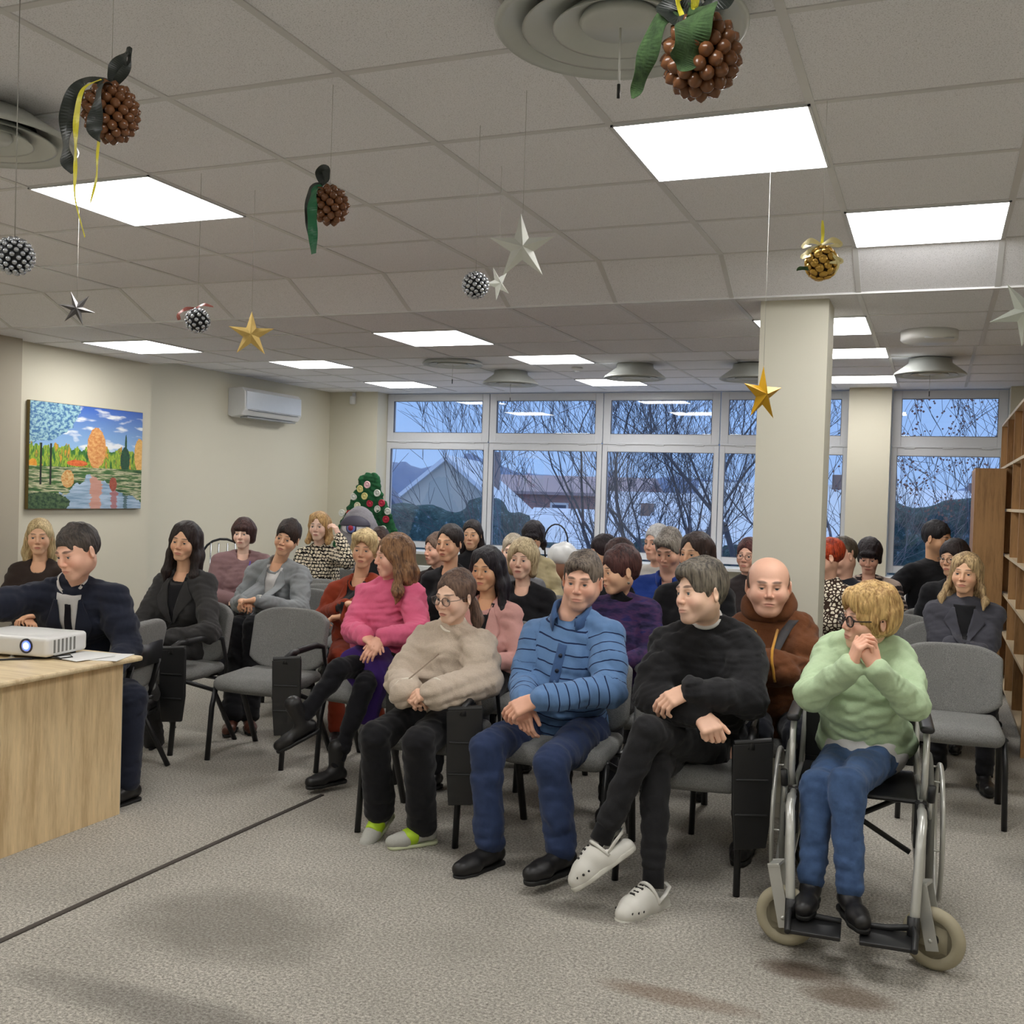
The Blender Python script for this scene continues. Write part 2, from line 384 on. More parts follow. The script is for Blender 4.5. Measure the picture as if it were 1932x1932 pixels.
# ---------------------------------------------------------------- people
SKIN = dict(light=(244, 204, 178), pale=(244, 208, 186), tan=(224, 174, 134), red=(238, 188, 162), warm=(238, 190, 154))
def Rz(a): c, s = math.cos(a), math.sin(a); return np.array([[c,-s,0],[s,c,0],[0,0,1.]])
def Rx(a): c, s = math.cos(a), math.sin(a); return np.array([[1.,0,0],[0,c,-s],[0,s,c]])
def Ry(a): c, s = math.cos(a), math.sin(a); return np.array([[c,0,s],[0,1.,0],[-s,0,c]])
rad = math.radians
def head_mesh(p, nb, h):
    """nb: neck base in head space"""
    f = p.get('sex', 'f') == 'f'; w = p.get('wide', 1.)*(1.0 if f else 1.03); jw = p.get('jaw', 1.)*(.93 if f else 1.05); age = p.get('age', 0)
    lo = (-.105, min(-.125, nb[1]-.06), min(-.14, nb[2]-.02)); hi = (.105, max(.125, nb[1]+.07), .13)
    V = Vol(lo, hi, h)
    V.ell((0, .014, .03), (.076*w, .097, .087), .02)
    V.ell((0, -.028, -.03), (.0585*w, .061, .081), .03)
    for s in (-1, 1):
        V.cap((s*.046*w*jw, .01, -.045), (s*.014*jw, -.062, -.093), .0225, .0185, .03)
        V.ell((s*.036*w, -.058, -.034), .028*p.get('cheek', 1.), .025)
    V.cap((-.012, -.07, -.099), (.012, -.07, -.099), .0185 if not f else .016, None, .02)
    V.cap((-.032, -.079, .019), (.032, -.079, .019), .0115 if f else .0135, None, .014)
    nk = (.0455 if f else .056)*p.get('neckw', 1.)
    V.cap((0, .018, -.06), (nb[0]*.6, nb[1]*.6+.008, nb[2]*.6), nk, nk*.96, .03); V.cap((nb[0]*.6, nb[1]*.6+.008, nb[2]*.6), nb, nk*.96, nk*1.08, .02)
    if p.get('chinfat'): V.ell((0, -.035, -.1), (.05, .045, .03), .03)
    for s in (-1, 1): V.ell((s*.031, -.097, .001), (.0165, .014, .0115), .014, 's')
    # nose
    V.cap((0, -.088, .012), (0, -.107, -.028), .0072, .0105, .012)
    for s in (-1, 1): V.ell((s*.0115, -.098, -.034), (.0075, .0095, .007), .006)
    # mouth
    V.ell((0, -.085, -.066), (.03, .013, .02), .015)
    V.ell((0, -.0935, -.0625), (.024, .0065, .0045), .005); V.ell((0, -.0925, -.0725), (.020, .0072, .0055), .005)
    V.ell((0, -.1015, -.0668), (.027, .0075, .0012), .003, 's')
    # lids around the eyes
    for s in (-1, 1):
        V.ell((s*.031, -.0755, 0), .0142, .004)
        op = p.get('lid', .0050)
        V.ell((s*.031, -.094, -.0015), (.0135, .016, op), .003, 's')
        
    # ears
    for s in (-1, 1):
        R = Rz(s*.35)
        V.ell((s*.079*w, .012, -.01), (.0065, .018, .031), .006, R=R); V.ell((s*.0855*w, .008, -.006), (.005, .010, .018), .004, 's', R=R)
    vs, fs, _ = V.mesh()
    X, Y, Z = vs[:, 0], vs[:, 1], vs[:, 2]; base = np.array(lin(SKIN[p.get('skin', 'light')]), np.float32)
    C = np.tile(base, (len(vs), 1))
    def blend(m, c):
        nonlocal C
        m = np.clip(m, 0, 1)[:, None]; C = C*(1-m)+np.array(lin(c), np.float32)*m
    fr = Y < -.04
    ch = np.exp(-(((np.abs(X)-.04)/.02)**2+((Z+.035)/.02)**2))*fr
    C = C*(1-.0*ch[:, None]); blend(.30*ch, (205, 95, 80)); blend(.3*np.exp(-((X/.014)**2+((Z+.03)/.015)**2))*fr, (205, 100, 85))
    lip = np.clip(1.6-((X/.0225)**2+((Z+.0675)/.0095)**2)*1.3, 0, 1)*(Y < -.083)
    blend(lip*(.75 if f else .5), p.get('lips', (178, 88, 84)))
    bz = .0235+.004*np.cos((np.abs(X)-.03)/.02); bt = .0038 if f else .0055
    brow = np.clip(1.5-(((Z-bz)/bt)**2+((np.abs(X)-.031)/.019)**2*.9), 0, 1)*fr
    blend(brow*.85, p.get('brow', (70, 48, 38)))
    lash = np.clip(1.4-((((Z-.0045)/.0022)**2)+((np.abs(X)-.031)/.0135)**2), 0, 1)*fr; blend(lash*.8, (50, 32, 28))
    if p.get('stubble'):
        m = np.clip((-.04-Z)/.035, 0, 1)*np.clip((.03-Y)/.05, 0, 1)*np.clip((Z+.14)/.04, 0, 1)*(1-lip)*.38*p['stubble']; blend(m, (110, 92, 84))
    if p.get('fuzz'):   # very short hair seen as colour of the scalp
        e = (X/.085)**2; m = np.clip((Z-.0+.25*(Y-.0)*-1)*0+((Y > -.005) & (Z > -.045)).astype(float), 0, 1)*np.clip((Y+.005)/.02, 0, 1)*(np.abs(X) < .083)
        if p['fuzz'][1] == 'sides': m = m*np.clip((.062-Z)/.02, 0, 1)
        blend(m*.6, p['fuzz'][0])
    return vs, fs, C
def hair_mesh(p, h):
    st = p['hair']; V = Vol((-.17, -.17, p.get('hlen', -.42) if st in ('long', 'longback', 'wavy') else -.2), (.17, .2, .2), h)
    w = p.get('wide', 1.); vol = p.get('hvol', 1.); hl = p.get('hline', .072)
    if st == 'sides':
        V.ell((0, .018, .02), (.08*w, .102, .082), .0); V.box((0, -.13, 0), (.2, .115, .2), .0, .012, 's'); V.ell((0, -.02, .11), (.075, .12, .075), .02, 's')
        V.box((0, 0, -.12), (.2, .2, .07), .0, .01, 's')
    elif st in ('short', 'side', 'swept', 'fluffy', 'crop'):
        t = dict(short=.012, side=.015, swept=.022, fluffy=.028, crop=.012)[st]*vol
        V.ell((0, .018, .034), ((.077+t*.3)*w, .099+t*.6, .089+t), .0)
        if st == 'swept': V.ell((.0, -.055, .085), (.06, .045, .04), .03); V.ell((0, .02, .09), (.066, .085, .045), .02)
        if st == 'fluffy':
            V.ell((.0, -.03, .08), (.078, .075, .055), .03); V.ell((0, .06, .01), (.078, .06, .085), .03)
            for s in (-1, 1): V.ell((s*.062, .02, .0), (.03, .06, .055), .02)
        if st == 'side': V.ell((-.01, -.055, .078), (.06, .04, .032), .02)
        V.ell((0, -.115, -.045), (.07*w, .095, .048+hl), .012, 's')
        V.ell((0, -.13, -.06), (.11, .115, .08), .01, 's')
        V.box((0, 0, -.145), (.2, .2, .07 if st == 'fluffy' else .085), .0, .01, 's')
        for s in (-1, 1): V.ell((s*.084*w, .005, -.022), (.016, .024, .034), .006, 's')
    elif st in ('bob', 'bowl', 'bangs'):
        V.ell((0, .02, .036), (.092*w, .112, .1), .0)
        L = dict(bob=-.085, bowl=-.055, bangs=-.03)[st]
        for s in (-1, 1): V.cap((s*.064, .0, .03), (s*.07*w, .008, L), .032*vol, .026*vol, .03); V.cap((s*.045, .05, .02), (s*.05, .05, L), .05*vol, .04*vol, .03)
        V.ell((0, -.112, -.052), (.058*w, .1, .05+hl), .014, 's')
        V.cap((0, -.12, -.02), (0, -.12, -.2), .06, .075, .01, 's')
        if st in ('bangs', 'bowl'): V.ell((0, -.082, .052), (.062, .022, .028), .012)
        if st == 'bangs':
            for s in (-1, 1): V.chain([(s*.05, .05, 0), (s*.075, .035, -.1), (s*.07, .03, -.15)], [.035, .028, .012], .02)
    elif st in ('long', 'wavy'):
        V.ell((0, .02, .034), (.085*w, .108, .094), .0)
        L = p.get('hair_to', -.28); o = p.get('hout', .0)
        for s in (-1, 1):
            V.chain([(s*.045, -.02, .075), (s*.071, -.018, .0), (s*(.08+o*.5), -.006, -.09), (s*(.09+o), -.03, (L-.12)/2), (s*(.085+o), -.05, L)], [.03, .02*vol, .024*vol, .027*vol, .006], .025)
            V.chain([(s*.045, .06, .02), (s*.06, .06, -.1), (s*.08, .06, L*.75)], [.05, .052*vol, .03], .03)
        V.chain([(0, .075, .02), (0, .085, -.12), (0, .09, L*.8)], [.05, .055, .03], .03)
        V.ell((0, -.115, -.05), (.06*w, .1, .04+hl), .014, 's'); V.ell((.004, -.13, .03), (.02, .06, .075), .03, 's')
        V.cap((0, -.115, -.03), (0, -.12, -.5), .06, .072, .01, 's')
    elif st in ('back', 'pony', 'bun', 'longback'):
        V.ell((0, .02, .034), (.0835*w, .106, .094), .0)
        V.ell((0, -.115, -.045), (.07*w, .1, .05+hl), .016, 's')
        V.box((0, -.08, -.14), (.2, .1, .1), .0, .02, 's')
        if st != 'longback':
            for s in (-1, 1): V.ell((s*.086*w, .005, -.02), (.016, .024, .034), .008, 's')
        if st == 'pony': V.chain([(0, .085, -.02), (.01, .12, -.07), (.03, .12, -.15), (.05, .1, -.19)], [.04, .025, .028, .01], .02)
        if st == 'bun': V.ell((0, .12, .02), .036, .015)
        if st == 'longback':
            for s in (-1, 1): V.chain([(s*.06, .03, .0), (s*.075, .045, -.12), (s*.09, .03, -.24)], [.035, .038, .014], .03)
            V.chain([(0, .08, .0), (0, .09, -.2)], [.06, .05], .03)
    amp = p.get('hamp', .0016 if st in ('long', 'longback') else .0025)
    if st in ('wavy', 'fluffy'): V.noise(.005, 70, 3, (1, 1, .55))
    V.noise(.002 if st in ('long', 'longback', 'bob', 'bowl') else .0036, 55, p.get('seed', 1)+2, (1, 1, .6)); V.noise(amp, 150, p.get('seed', 1), (1, 1, .22))
    return V.mesh()[:2]
def stand_collar(root, nb, lat, fwd, up, s, mat, open_=.45, hgt=.042, drop=.04, r=.06, flare=.010):
    vs = []; fs = []; n = 26
    for i in range(n+1):
        a = open_+(2*math.pi-2*open_)*i/n; c = lat*math.sin(a)+fwd*math.cos(a); fr = max(0, math.cos(a))**2
        for k, (rr, z) in enumerate(((r*1.08, -.018), (r, .012), (r+.002, hgt), (r+flare, hgt-.006), (r+flare*1.6, .004-.02*fr))):
            vs.append(nb+c*rr*s*(1+.25*fr)+fwd*.006+up*((z-drop*fr*(1 if k else 1.2))*s))
    for i in range(n):
        for k in range(4): q = i*5+k; fs.append((q, q+5, q+6, q+1))
    o = mesh_from('collar', vs, fs, mat, root, True); m = o.modifiers.new('solid', 'SOLIDIFY'); m.thickness = .0035; return o
def ik(S, W, a, b, pole):
    d = W-S; L = np.linalg.norm(d); L2 = min(L, (a+b)*.995); u = d/L
    x = (a*a-b*b+L2*L2)/(2*L2); hgt = math.sqrt(max(a*a-x*x, .0004)); pl = pole-u*(pole@u); pl = unit(pl)
    return S+u*x+pl*hgt
def hand_mesh(W, d, n, side, s=1., curl=25, h=.0028, thumb=.25, spread=0., E=None):
    d = unit(d); n = unit(np.array(n)-d*(np.array(n, float)@d)); t = np.cross(d, n)*(1 if side == 'R' else -1)
    W = np.array(W, float); c = W+d*.07*s; V = Vol(c-.125*s, c+.125*s, h)
    V.cap(W+(unit(E-W)*.03 if E is not None else -d*.035), W+d*.012, .023*s, .024*s, .01)
    kn = []
    for i, (o, L) in enumerate(((.028, (.043, .026, .02)), (.0095, (.047, .03, .021)), (-.0095, (.043, .028, .02)), (-.0275, (.034, .021, .018)))):
        b = W+(d*(.088-.004*i)+t*o)*s
        V.cap(W+(d*.015+t*o*.6)*s, b, .0155*s, .0118*s, .012)
        q = b; cu = rad(curl*(.8+.12*i)); ang = 0; r = (.0092-.0005*(i == 3))*s
        dd0 = unit(d+t*(1.5-i)*spread)
        for j, l in enumerate(L):
            ang += cu*(.9 if j == 0 else 1.1); dd = dd0*math.cos(ang)+n*math.sin(ang)
            q2 = q+dd*l*s; V.cap(q, q2, r, r*.9, .003 if j else .006); q = q2; r *= .92
    tb = W+(d*.022+t*.022)*s; td = unit(d*.85+t*.42+n*thumb)
    q1 = tb+td*.04*s; q2 = q1+unit(td+d*.35+n*thumb)*.032*s; q3 = q2+unit(td+d*.7+n*thumb)*.024*s
    V.cap(tb, q1, .0145*s, .0115*s, .012); V.cap(q1, q2, .0108*s, .0098*s, .004); V.cap(q2, q3, .0096*s, .0078*s, .004)
    return V.mesh()[:2]
def shoe_mesh(A, f, kind, s, u=None):
    A = np.array(A, float); f = unit(f); u = unit(u) if u is not None else np.array((0, 0, 1.)); f = unit(f-u*(f@u)); l = np.cross(f, u)
    V = Vol(A-.24, A+.24, .0045); P = lambda a, b, c=0.: A+(f*a+u*b+l*c)*s
    V.cap(P(-.045, -.05), P(.02, -.045), .036*s, .036*s, .01)
    V.cap(P(.02, -.045), P(.115, -.062), .038*s, .036*s, .02); V.cap(P(.105, -.062, .012), P(.165, -.066, .004), .035*s, .031*s, .015); V.cap(P(.1, -.062, -.014), P(.15, -.066, -.008), .033*s, .028*s, .015)
    if kind == 'boot': V.cap(P(-.008, .03), P(-.01, -.02), .042*s, .042*s, .02)
    elif kind == 'tall': V.cap(P(-.01, .11), P(-.01, -.02), .052*s, .044*s, .02)
    elif kind == 'shoe': V.cap(P(-.008, .01), P(-.005, -.02), .038*s, .04*s, .02)
    R = np.stack([l, f, u], 1)
    if kind == 'clog':
        V.d[:] = V.far
        V.cap(P(.03, -.058), P(.12, -.064), .046*s, .047*s, .01); V.cap(P(.12, -.068), P(.158, -.074), .045*s, .036*s, .02); V.cap(P(-.05, -.084), P(.02, -.078), .036*s, .04*s, .03); V.ell(P(.065, -.035), .038*s, .03)
        V.cap(P(-.045, .0), P(.005, -.01), .047*s, None, .008, 's')
    if kind in ('shoe', 'boot'): V.box(P(.055, -.082), (.2, .2, .0016), .0, .002, 's', R=R) if False else None
    V.box(P(0, -.165), (.3, .3, .07*s), 0., .002, 's', R=R)
    return V.mesh()[:2], P, R, V
def sole_mesh(P, R, s, A, wd=1.):
    V = Vol(A-.26, A+.24, .0045); V.cap(P(-.045, -.092), P(.02, -.092), .037*s*wd, .034*s*wd, .005); V.cap(P(.02, -.092), P(.115, -.092), .036*s*wd, .041*s*wd, .02); V.cap(P(.115, -.092), P(.163, -.092), .041*s*wd, .031*s*wd, .01)
    V.box(P(0, -.03), (.3, .3, .055*s), 0, .002, 's', R=R); V.box(P(0, -.165), (.3, .3, .06*s), 0., .002, 's', R=R); return V.mesh()[:2]
LEYE = {}
def eye_proto(col):
    if col in LEYE: return LEYE[col]
    vs = []; cs = []; n, m = 16, 12; r = .0118; fs = []
    for i in range(m+1):
        a = math.pi*i/m
        for j in range(n):
            b = 2*math.pi*j/n; vs.append((r*math.sin(a)*math.cos(b), -r*math.cos(a), r*math.sin(a)*math.sin(b)))
            cs.append(lin((15, 12, 12)) if i == 0 else lin(col) if i <= 2 else lin((215, 205, 198)))
    for i in range(m):
        for j in range(n): fs.append((i*n+j, i*n+(j+1) % n, (i+1)*n+(j+1) % n, (i+1)*n+j))
    if 'eye' not in MATS:
        m_, t, b = nt('eye'); a = N(t, 'ShaderNodeVertexColor', layer_name='Col'); t.links.new(a.outputs['Color'], b.inputs['Base Color']); b.inputs['Roughness'].default_value = .12; MATS['eye'] = m_
    me = bpy.data.meshes.new('eye'); me.from_pydata(vs, [], fs); me.materials.append(MATS['eye']); shade(me)
    a = me.color_attributes.new('Col', 'FLOAT_COLOR', 'POINT'); a.data.foreach_set('color', np.concatenate([np.array(cs), np.ones((len(cs), 1))], 1).astype(np.float32).ravel())
    LEYE[col] = me; return me
def person(p):
    f = p.get('sex', 'f') == 'f'; s = p.get('s', .95 if f else 1.0); q = p.get('q', 1); hs = p.get('hs', .97 if f else 1.02)
    H = np.array(p['head'], float); cam = math.atan2(-H[0], H[1]); by = rad(p['by']) if 'by' in p else cam+rad(p.get('bphi', 0))
    hy = cam+rad(p.get('phi', 0)); RH = Rz(hy)@Rx(rad(p.get('pitch', 0)+5))@Ry(rad(p.get('roll', 0)))
    B = Rz(by); lat = B[:, 0]; fw = -B[:, 1]; up = np.array((0, 0, 1.))
    J = {k: np.array(v, float) for k, v in p.get('J', {}).items()}
    SC = (J['SR']+J['SL'])/2 if 'SR' in J else J.get('SC', H-up*.245*hs-fw*.03)
    sw = p.get('sw', .148 if f else .178)*s
    SR = J.get('SR', SC-lat*sw); SL = J.get('SL', SC+lat*sw); lat2 = unit(SL-SR)
    hz = p.get('hz', .56); HC = J.get('HC', np.array([SC[0], SC[1], 0])-fw*p.get('lean', .03)+up*hz)
    upv = unit(SC-HC); lat2 = unit(lat2-upv*(lat2@upv)); fwd = np.cross(lat2, upv); RT = np.stack([lat2, -fwd, upv], 1)
    hipR = J.get('hR', HC-lat*.09*s-up*.02); hipL = J.get('hL', HC+lat*.09*s-up*.02)
    kR = J.get('kR', HC+fw*.42*s-lat*.12-up*.03); kL = J.get('kL', HC+fw*.42*s+lat*.12-up*.03)
    aR = J.get('aR', np.array([kR[0], kR[1], .1])+fw*.02); aL = J.get('aL', np.array([kL[0], kL[1], .1])+fw*.02)
    arms = p.get('arms', 'lap')
    lap = HC+fw*.27+up*.10
    D = dict(lap=(lap-lat*.05, lap+lat*.05+up*.02), cross=(HC+fw*.24+lat*.10+up*.2, HC+fw*.26-lat*.09+up*.23), knees=(HC+fw*.33-lat*.12+up*.07, HC+fw*.33+lat*.12+up*.07),
             chin=(H-up*.16*s+fw*.08-lat*.02, lap+lat*.0+up*.06), side=(HC-lat*.22+fw*.1+up*.02, HC+lat*.22+fw*.1+up*.02), ear=(lap, H+lat*.11-up*.03+fw*.02))[arms]
    WR = J.get('WR', D[0]); WL = J.get('WL', D[1])
    ua, fa = .29*s, .255*s
    ER = J.get('ER', ik(SR, WR, ua, fa, -lat*.7-up*.8-fw*.2)); EL = J.get('EL', ik(SL, WL, ua, fa, lat*.7-up*.8-fw*.2))
    o0 = np.array([HC[0], HC[1], 0.])
    root = thing('person', p['label'], 'person', tuple(o0))
    # ---- body: head, neck, hands and everything beneath the clothes in one mesh
    NB = SC+up*p.get('nbz', .062)-fw*.005; nb = RH.T@(NB-H)/hs
    hh = .0030 if q == 2 else .0038 if q == 1 else .0046
    hv, hf, hc = head_mesh(p, nb, hh); hv = (hv*hs)@RH.T+H
    vs = [hv]; fs = [hf]; cs = [hc]; n = len(hv); base = np.array(lin(SKIN[p.get('skin', 'light')]))
    def join(v, f_):
        nonlocal n
        vs.append(v); fs.append(f_+n); cs.append(np.tile(base*np.array((1.0, .93, .9)), (len(v), 1))); n += len(v)
    V = Vol(np.minimum.reduce([SR, SL, HC, kR, kL, aR, aL, ER, EL, WR, WL])-.13, np.maximum.reduce([SR, SL, HC, kR, kL, aR, aL, ER, EL, WR, WL])+.13, .016)
    V.ell(SC-upv*.12, (sw*.75, .085, .17), .05, R=RT); V.ell(HC+upv*.1, (.12*s, .085, .15), .05, R=RT); V.cap(SR, SL, .042, None, .04); V.cap(SC, NB, .045, None, .04)
    for S_, E_, W_, h_, k_, a_ in ((SR, ER, WR, hipR, kR, aR), (SL, EL, WL, hipL, kL, aL)):
        V.cap(S_, E_, .032*s, .024*s, .02); V.cap(E_, W_, .024*s, .021*s, .01); V.cap(h_, k_, .06*s, .038*s, .03); V.cap(k_, a_, .036*s, .026*s, .02)
    v, f_, _ = V.mesh(); join(v, f_)
    hd = p.get('hands', {}); hk = .0026 if q == 2 else .0038
    for side, W_, E_, sg in (('R', WR, ER, -1), ('L', WL, EL, 1)):
        o = hd.get(side, {})
        if o is None: continue
        dd = unit(W_-E_); dd = np.array(o['d'], float) if 'd' in o else unit(dd-lat*sg*.45+up*(.0 if arms != 'lap' else -.1))
        nn = o.get('n', -up if arms in ('lap', 'knees', 'side') else -fw)
        v, f_ = hand_mesh(W_, dd, nn, side, p.get('handS', .93 if f else 1.04)*s, o.get('curl', 32), hk, o.get('thumb', .25), o.get('spread', 0.), E_); join(v, f_)
        if p.get('bare'):   # bare forearm
            V = Vol(np.minimum(E_, W_)-.07, np.maximum(E_, W_)+.07, .005); V.cap(E_, W_, .042*s, .026*s, .02); v, f_, _ = V.mesh(); join(v, f_)
    V = np.concatenate(vs)-o0
    mesh_from('body', V, np.concatenate(fs), skin_mat(), root, True, cols=np.concatenate(cs))
    for sg in (-1, 1):
        e = new_obj('eye', eye_proto(p.get('eyes', (70, 80, 90))), root)
        M = Matrix(RH.tolist()).to_4x4(); M = M @ Matrix.Rotation(rad(p.get('gaze', 0)), 4, 'Z'); M.translation = Vector(RH@(np.array((sg*.031, -.0755, 0))*hs)+H-o0)
        e.matrix_local = M @ Matrix.Scale(hs, 4)
    MH = Matrix(RH.tolist()).to_4x4(); MH.translation = Vector(H-o0); MH = MH @ Matrix.Scale(hs, 4)
    if p.get('hair'):
        v, f_ = hair_mesh(p, .0042 if q == 2 else .0055)
        o = mesh_from('hair', v, f_, hair_mat('hair', p['hc'], p.get('hc2', tuple(x*.55 for x in p['hc']))), root); o.matrix_local = MH
    if p.get('glasses'):
        g = MB(); gr = p.get('grim', .0016)
        for sg in (-1, 1):
            pts = [(sg*.031+.024*math.cos(a)*(1.05), -.103+.0, -.002+.0205*math.sin(a)) for a in np.linspace(0, 2*math.pi, 21)[:-1]]
            g.tube(pts, gr, 6, closed=True); g.tube([(sg*.056, -.102, .004), (sg*.078, -.08, .005), (sg*.082, .01, .0)], gr, 6)
        g.tube([(-.008, -.104, 0), (0, -.107, .003), (.008, -.104, 0)], gr, 6)
        o = g.build('glasses', plain('glasses_rim', p['glasses'], .35), root, True); o.matrix_local = MH
        g = MB()
        for sg in (-1, 1): g.lathe([(.0225, -.0004), (.0225, .0004)], (0, 0, 0), 20, 0, Matrix.Translation((sg*.031, -.103, -.002)) @ Matrix.Rotation(math.pi/2, 4, 'X'))
        l = g.build('lens', glass_mat('lens_glass'), o, True); l['label'] = 'clear spectacle lenses'
    # ---- top
    t = p.get('top', {}); m = t.get('mat') or cloth('knit', (60, 60, 60)); lo_ = t.get('loose', .0); res = .0075 if q == 2 else .0105
    bw = p.get('belly', 0.); cr = t.get('cuff', .0)
    cW = [E_+(W_-E_)*(1-t.get('cut', .06)) for E_, W_ in ((ER, WR), (EL, WL))]
    if t.get('sleeve') == 'short': cW = [E_ for E_ in (ER, EL)]; 
    pts = [SR, SL, HC, ER, EL]+cW
    V = Vol(np.minimum.reduce(pts)-.17, np.maximum.reduce(pts)+(.17, .17, .12), res); V.track()
    HT = lambda X, Y, Z: (X*upv[0]+Y*upv[1]+Z*upv[2])
    hem = t.get('hem', .0)
    V.ell(SC-upv*.14, (sw*1.0+lo_*.8, .112*s+lo_, .19), .05, R=RT, T=HT)
    V.ell((SC*.42+HC*.58)+fwd*bw*.4, (sw*.86+bw*.6+lo_, .105*s+bw+lo_, .2), .06, R=RT, T=HT)
    V.ell(HC+upv*(.05-hem)+fwd*bw*.2, (.163*s+bw*.5+lo_, .125*s+bw*.5+lo_, .12), .06, R=RT, T=HT)
    V.cap(SR-upv*.012, SL-upv*.012, .05*s+lo_*.5, None, .05); V.cap(SC-fwd*.01, NB-upv*.022, .066*s, .05 if f else .056, .06)
    for S_ in (SR, SL): V.cap(S_*.62+NB*.38+upv*.004-fwd*.012, NB-upv*.006-fwd*.012, .034*s+lo_*.3, .036*s, .05)
    if f and not t.get('flat'):
        for sg in (-1, 1): V.ell(SC-upv*.17+lat2*sg*.075*s+fwd*.085*s, (.068*s, .06*s, .07*s), .05, R=RT, T=HT)
    for S_, E_, W_ in ((SR, ER, cW[0]), (SL, EL, cW[1])):
        L1 = np.linalg.norm(E_-S_); r0 = (.049 if f else .057)*s+lo_; r1 = (.042 if f else .048)*s+lo_*.9
        S2 = S_-upv*.014; V.cap(S2, S2*.45+E_*.55, .052*s+lo_*.7, r0, .035, T=(.012, L1*.55)); V.cap(S2*.45+E_*.55, E_, r0, r1, .02, T=(L1*.55, L1))
        if t.get('sleeve') != 'short': V.cap(E_, W_, r1*1.02, (.034 if f else .038)*s+lo_*.6+cr, .02, T=(L1, (math.floor((L1+np.linalg.norm(W_-E_))/.047)+.6)*.047))
    am = t.get('folds', .006); arm_pts = [ER, EL]
    V.noise(am, t.get('ff', 26), p.get('seed', 1)+5, (1, 1, 1.7)); V.noise(am*.45, 60, p.get('seed', 1)+9, (1, 1, 1.6))
    for S_, E_, W_, j_ in ((SR, ER, cW[0], 1), (SL, EL, cW[1], 2)):
        V.wrinkle(E_, unit(W_-S_), .0065, 105, .10, j_); V.wrinkle(E_*.35+W_*.65, unit(W_-E_), .0045, 120, .07, j_+4); V.wrinkle(S_*.85+E_*.15-lat2*0, unit(E_-S_), .004, 80, .09, j_+8)
    V.wrinkle(HC+upv*.12+fwd*.1, upv, .007, 75, .17, 3)
    nd = t.get('neck', .0)
    if nd > .03: V.ell(NB+upv*.02+fw*.012, (.056*s, .06*s, .045+nd*.3), .01, 's', R=RT); V.ell(NB-upv*nd*.4+fwd*.055, (.04*s+nd*.2, .045, nd), .012, 's', R=RT)
    v, f_, T = V.mesh()
    mesh_from(t.get('name', 'sweater'), v-o0, f_, m, root, T=T)
    def surf(a, b, off=.0):
        """point on the garment's front at lateral a and height b from the shoulder centre"""
        c = SC+lat2*a+upv*b
        for x in np.linspace(.36, -.02, 96):
            q_ = c+fwd*x; u_ = (q_-V0.lo)/V0.h; i = np.floor(u_).astype(int)
            if np.all(i >= 0) and np.all(i < V0.n-1):
                b_ = V0.d[i[0]:i[0]+2, i[1]:i[1]+2, i[2]:i[2]+2]; fx = u_-i
                b_ = b_[0]*(1-fx[0])+b_[1]*fx[0]; b_ = b_[0]*(1-fx[1])+b_[1]*fx[1]; b_ = b_[0]*(1-fx[2])+b_[1]*fx[2]
                if b_ < 0: return q_+fwd*(off+.002)
        return c+fwd*.02
    V0 = V
    def patch(name, A, Bf, y0, y1, off, mat, n=14, th=.004, par=None, cols_=5):
        vs_ = []; fs_ = []
        for i_ in range(n+1):
            x = i_/n; y = y0+(y1-y0)*x
            for j_ in range(cols_): u = j_/(cols_-1); vs_.append(surf(A(x)*(1-u)+Bf(x)*u, y, off)-o0)
        for i_ in range(n):
            for j_ in range(cols_-1): a_ = i_*cols_+j_; fs_.append((a_, a_+1, a_+cols_+1, a_+cols_))
        vs_ = np.array(vs_)
        for _ in range(1):
            g_ = vs_.reshape(n+1, cols_, 3); g2 = g_.copy(); g2[1:-1] = (g_[:-2]+2*g_[1:-1]+g_[2:])/4; vs_ = g2.reshape(-1, 3)
        o_ = mesh_from(name, vs_, fs_, mat, par or root, True); md = o_.modifiers.new('solid', 'SOLIDIFY'); md.thickness = th; md.offset = 1; return o_
    if t.get('collar'):
        ck, cm = t['collar']
        if ck == 'turtle':
            V = Vol(NB-.11, NB+.13, .006); a = NB-up*.015; b = NB*.45+H*.55-RH@np.array((0, -.02, .07))*hs*.9; b = NB+unit(b-NB)*.055
            V.cap(a, b, .069 if not f else .06, .062 if not f else .054, .01); V.ell(NB+unit(b-NB)*.1, (.052, .052, .05), .004, 's')
            v, f_, _ = V.mesh(); mesh_from('collar', v-o0, f_, cm, root)
        elif ck == 'ring':
            g = MB(); rr = .064*s if not f else .06*s; dn = t.get('ringdrop', .03)
            g.tube([NB-o0+lat2*rr*math.cos(a)+fwd*(rr*math.sin(a)*1.0+.014)-upv*(dn*(.5+.5*math.sin(a))-.012) for a in np.linspace(0, 2*math.pi, 25)[:-1]], .0075, 8, flat=1.3, closed=True)
            g.build('collar', cm, root, True)
        elif ck == 'hood':
            V = Vol(NB-.22, NB+.22, .007)
            for a in np.linspace(.15, 2*math.pi-.15, 14):
                c = NB+lat2*.1*math.sin(a)-fwd*(.075*math.cos(a)-.0)+upv*(.045+.03*math.cos(a)); V.ell(c, (.03, .032, .036 if abs(a-math.pi) < 1 else .045), .03)
            V.noise(.004, 40, 4); v, f_, _ = V.mesh(); mesh_from('hood', v-o0, f_, cm, root)
        elif ck == 'stand': stand_collar(root, NB-o0, lat2, fwd, upv, s*(1 if f else 1.08), cm, **t.get('cargs', {}))
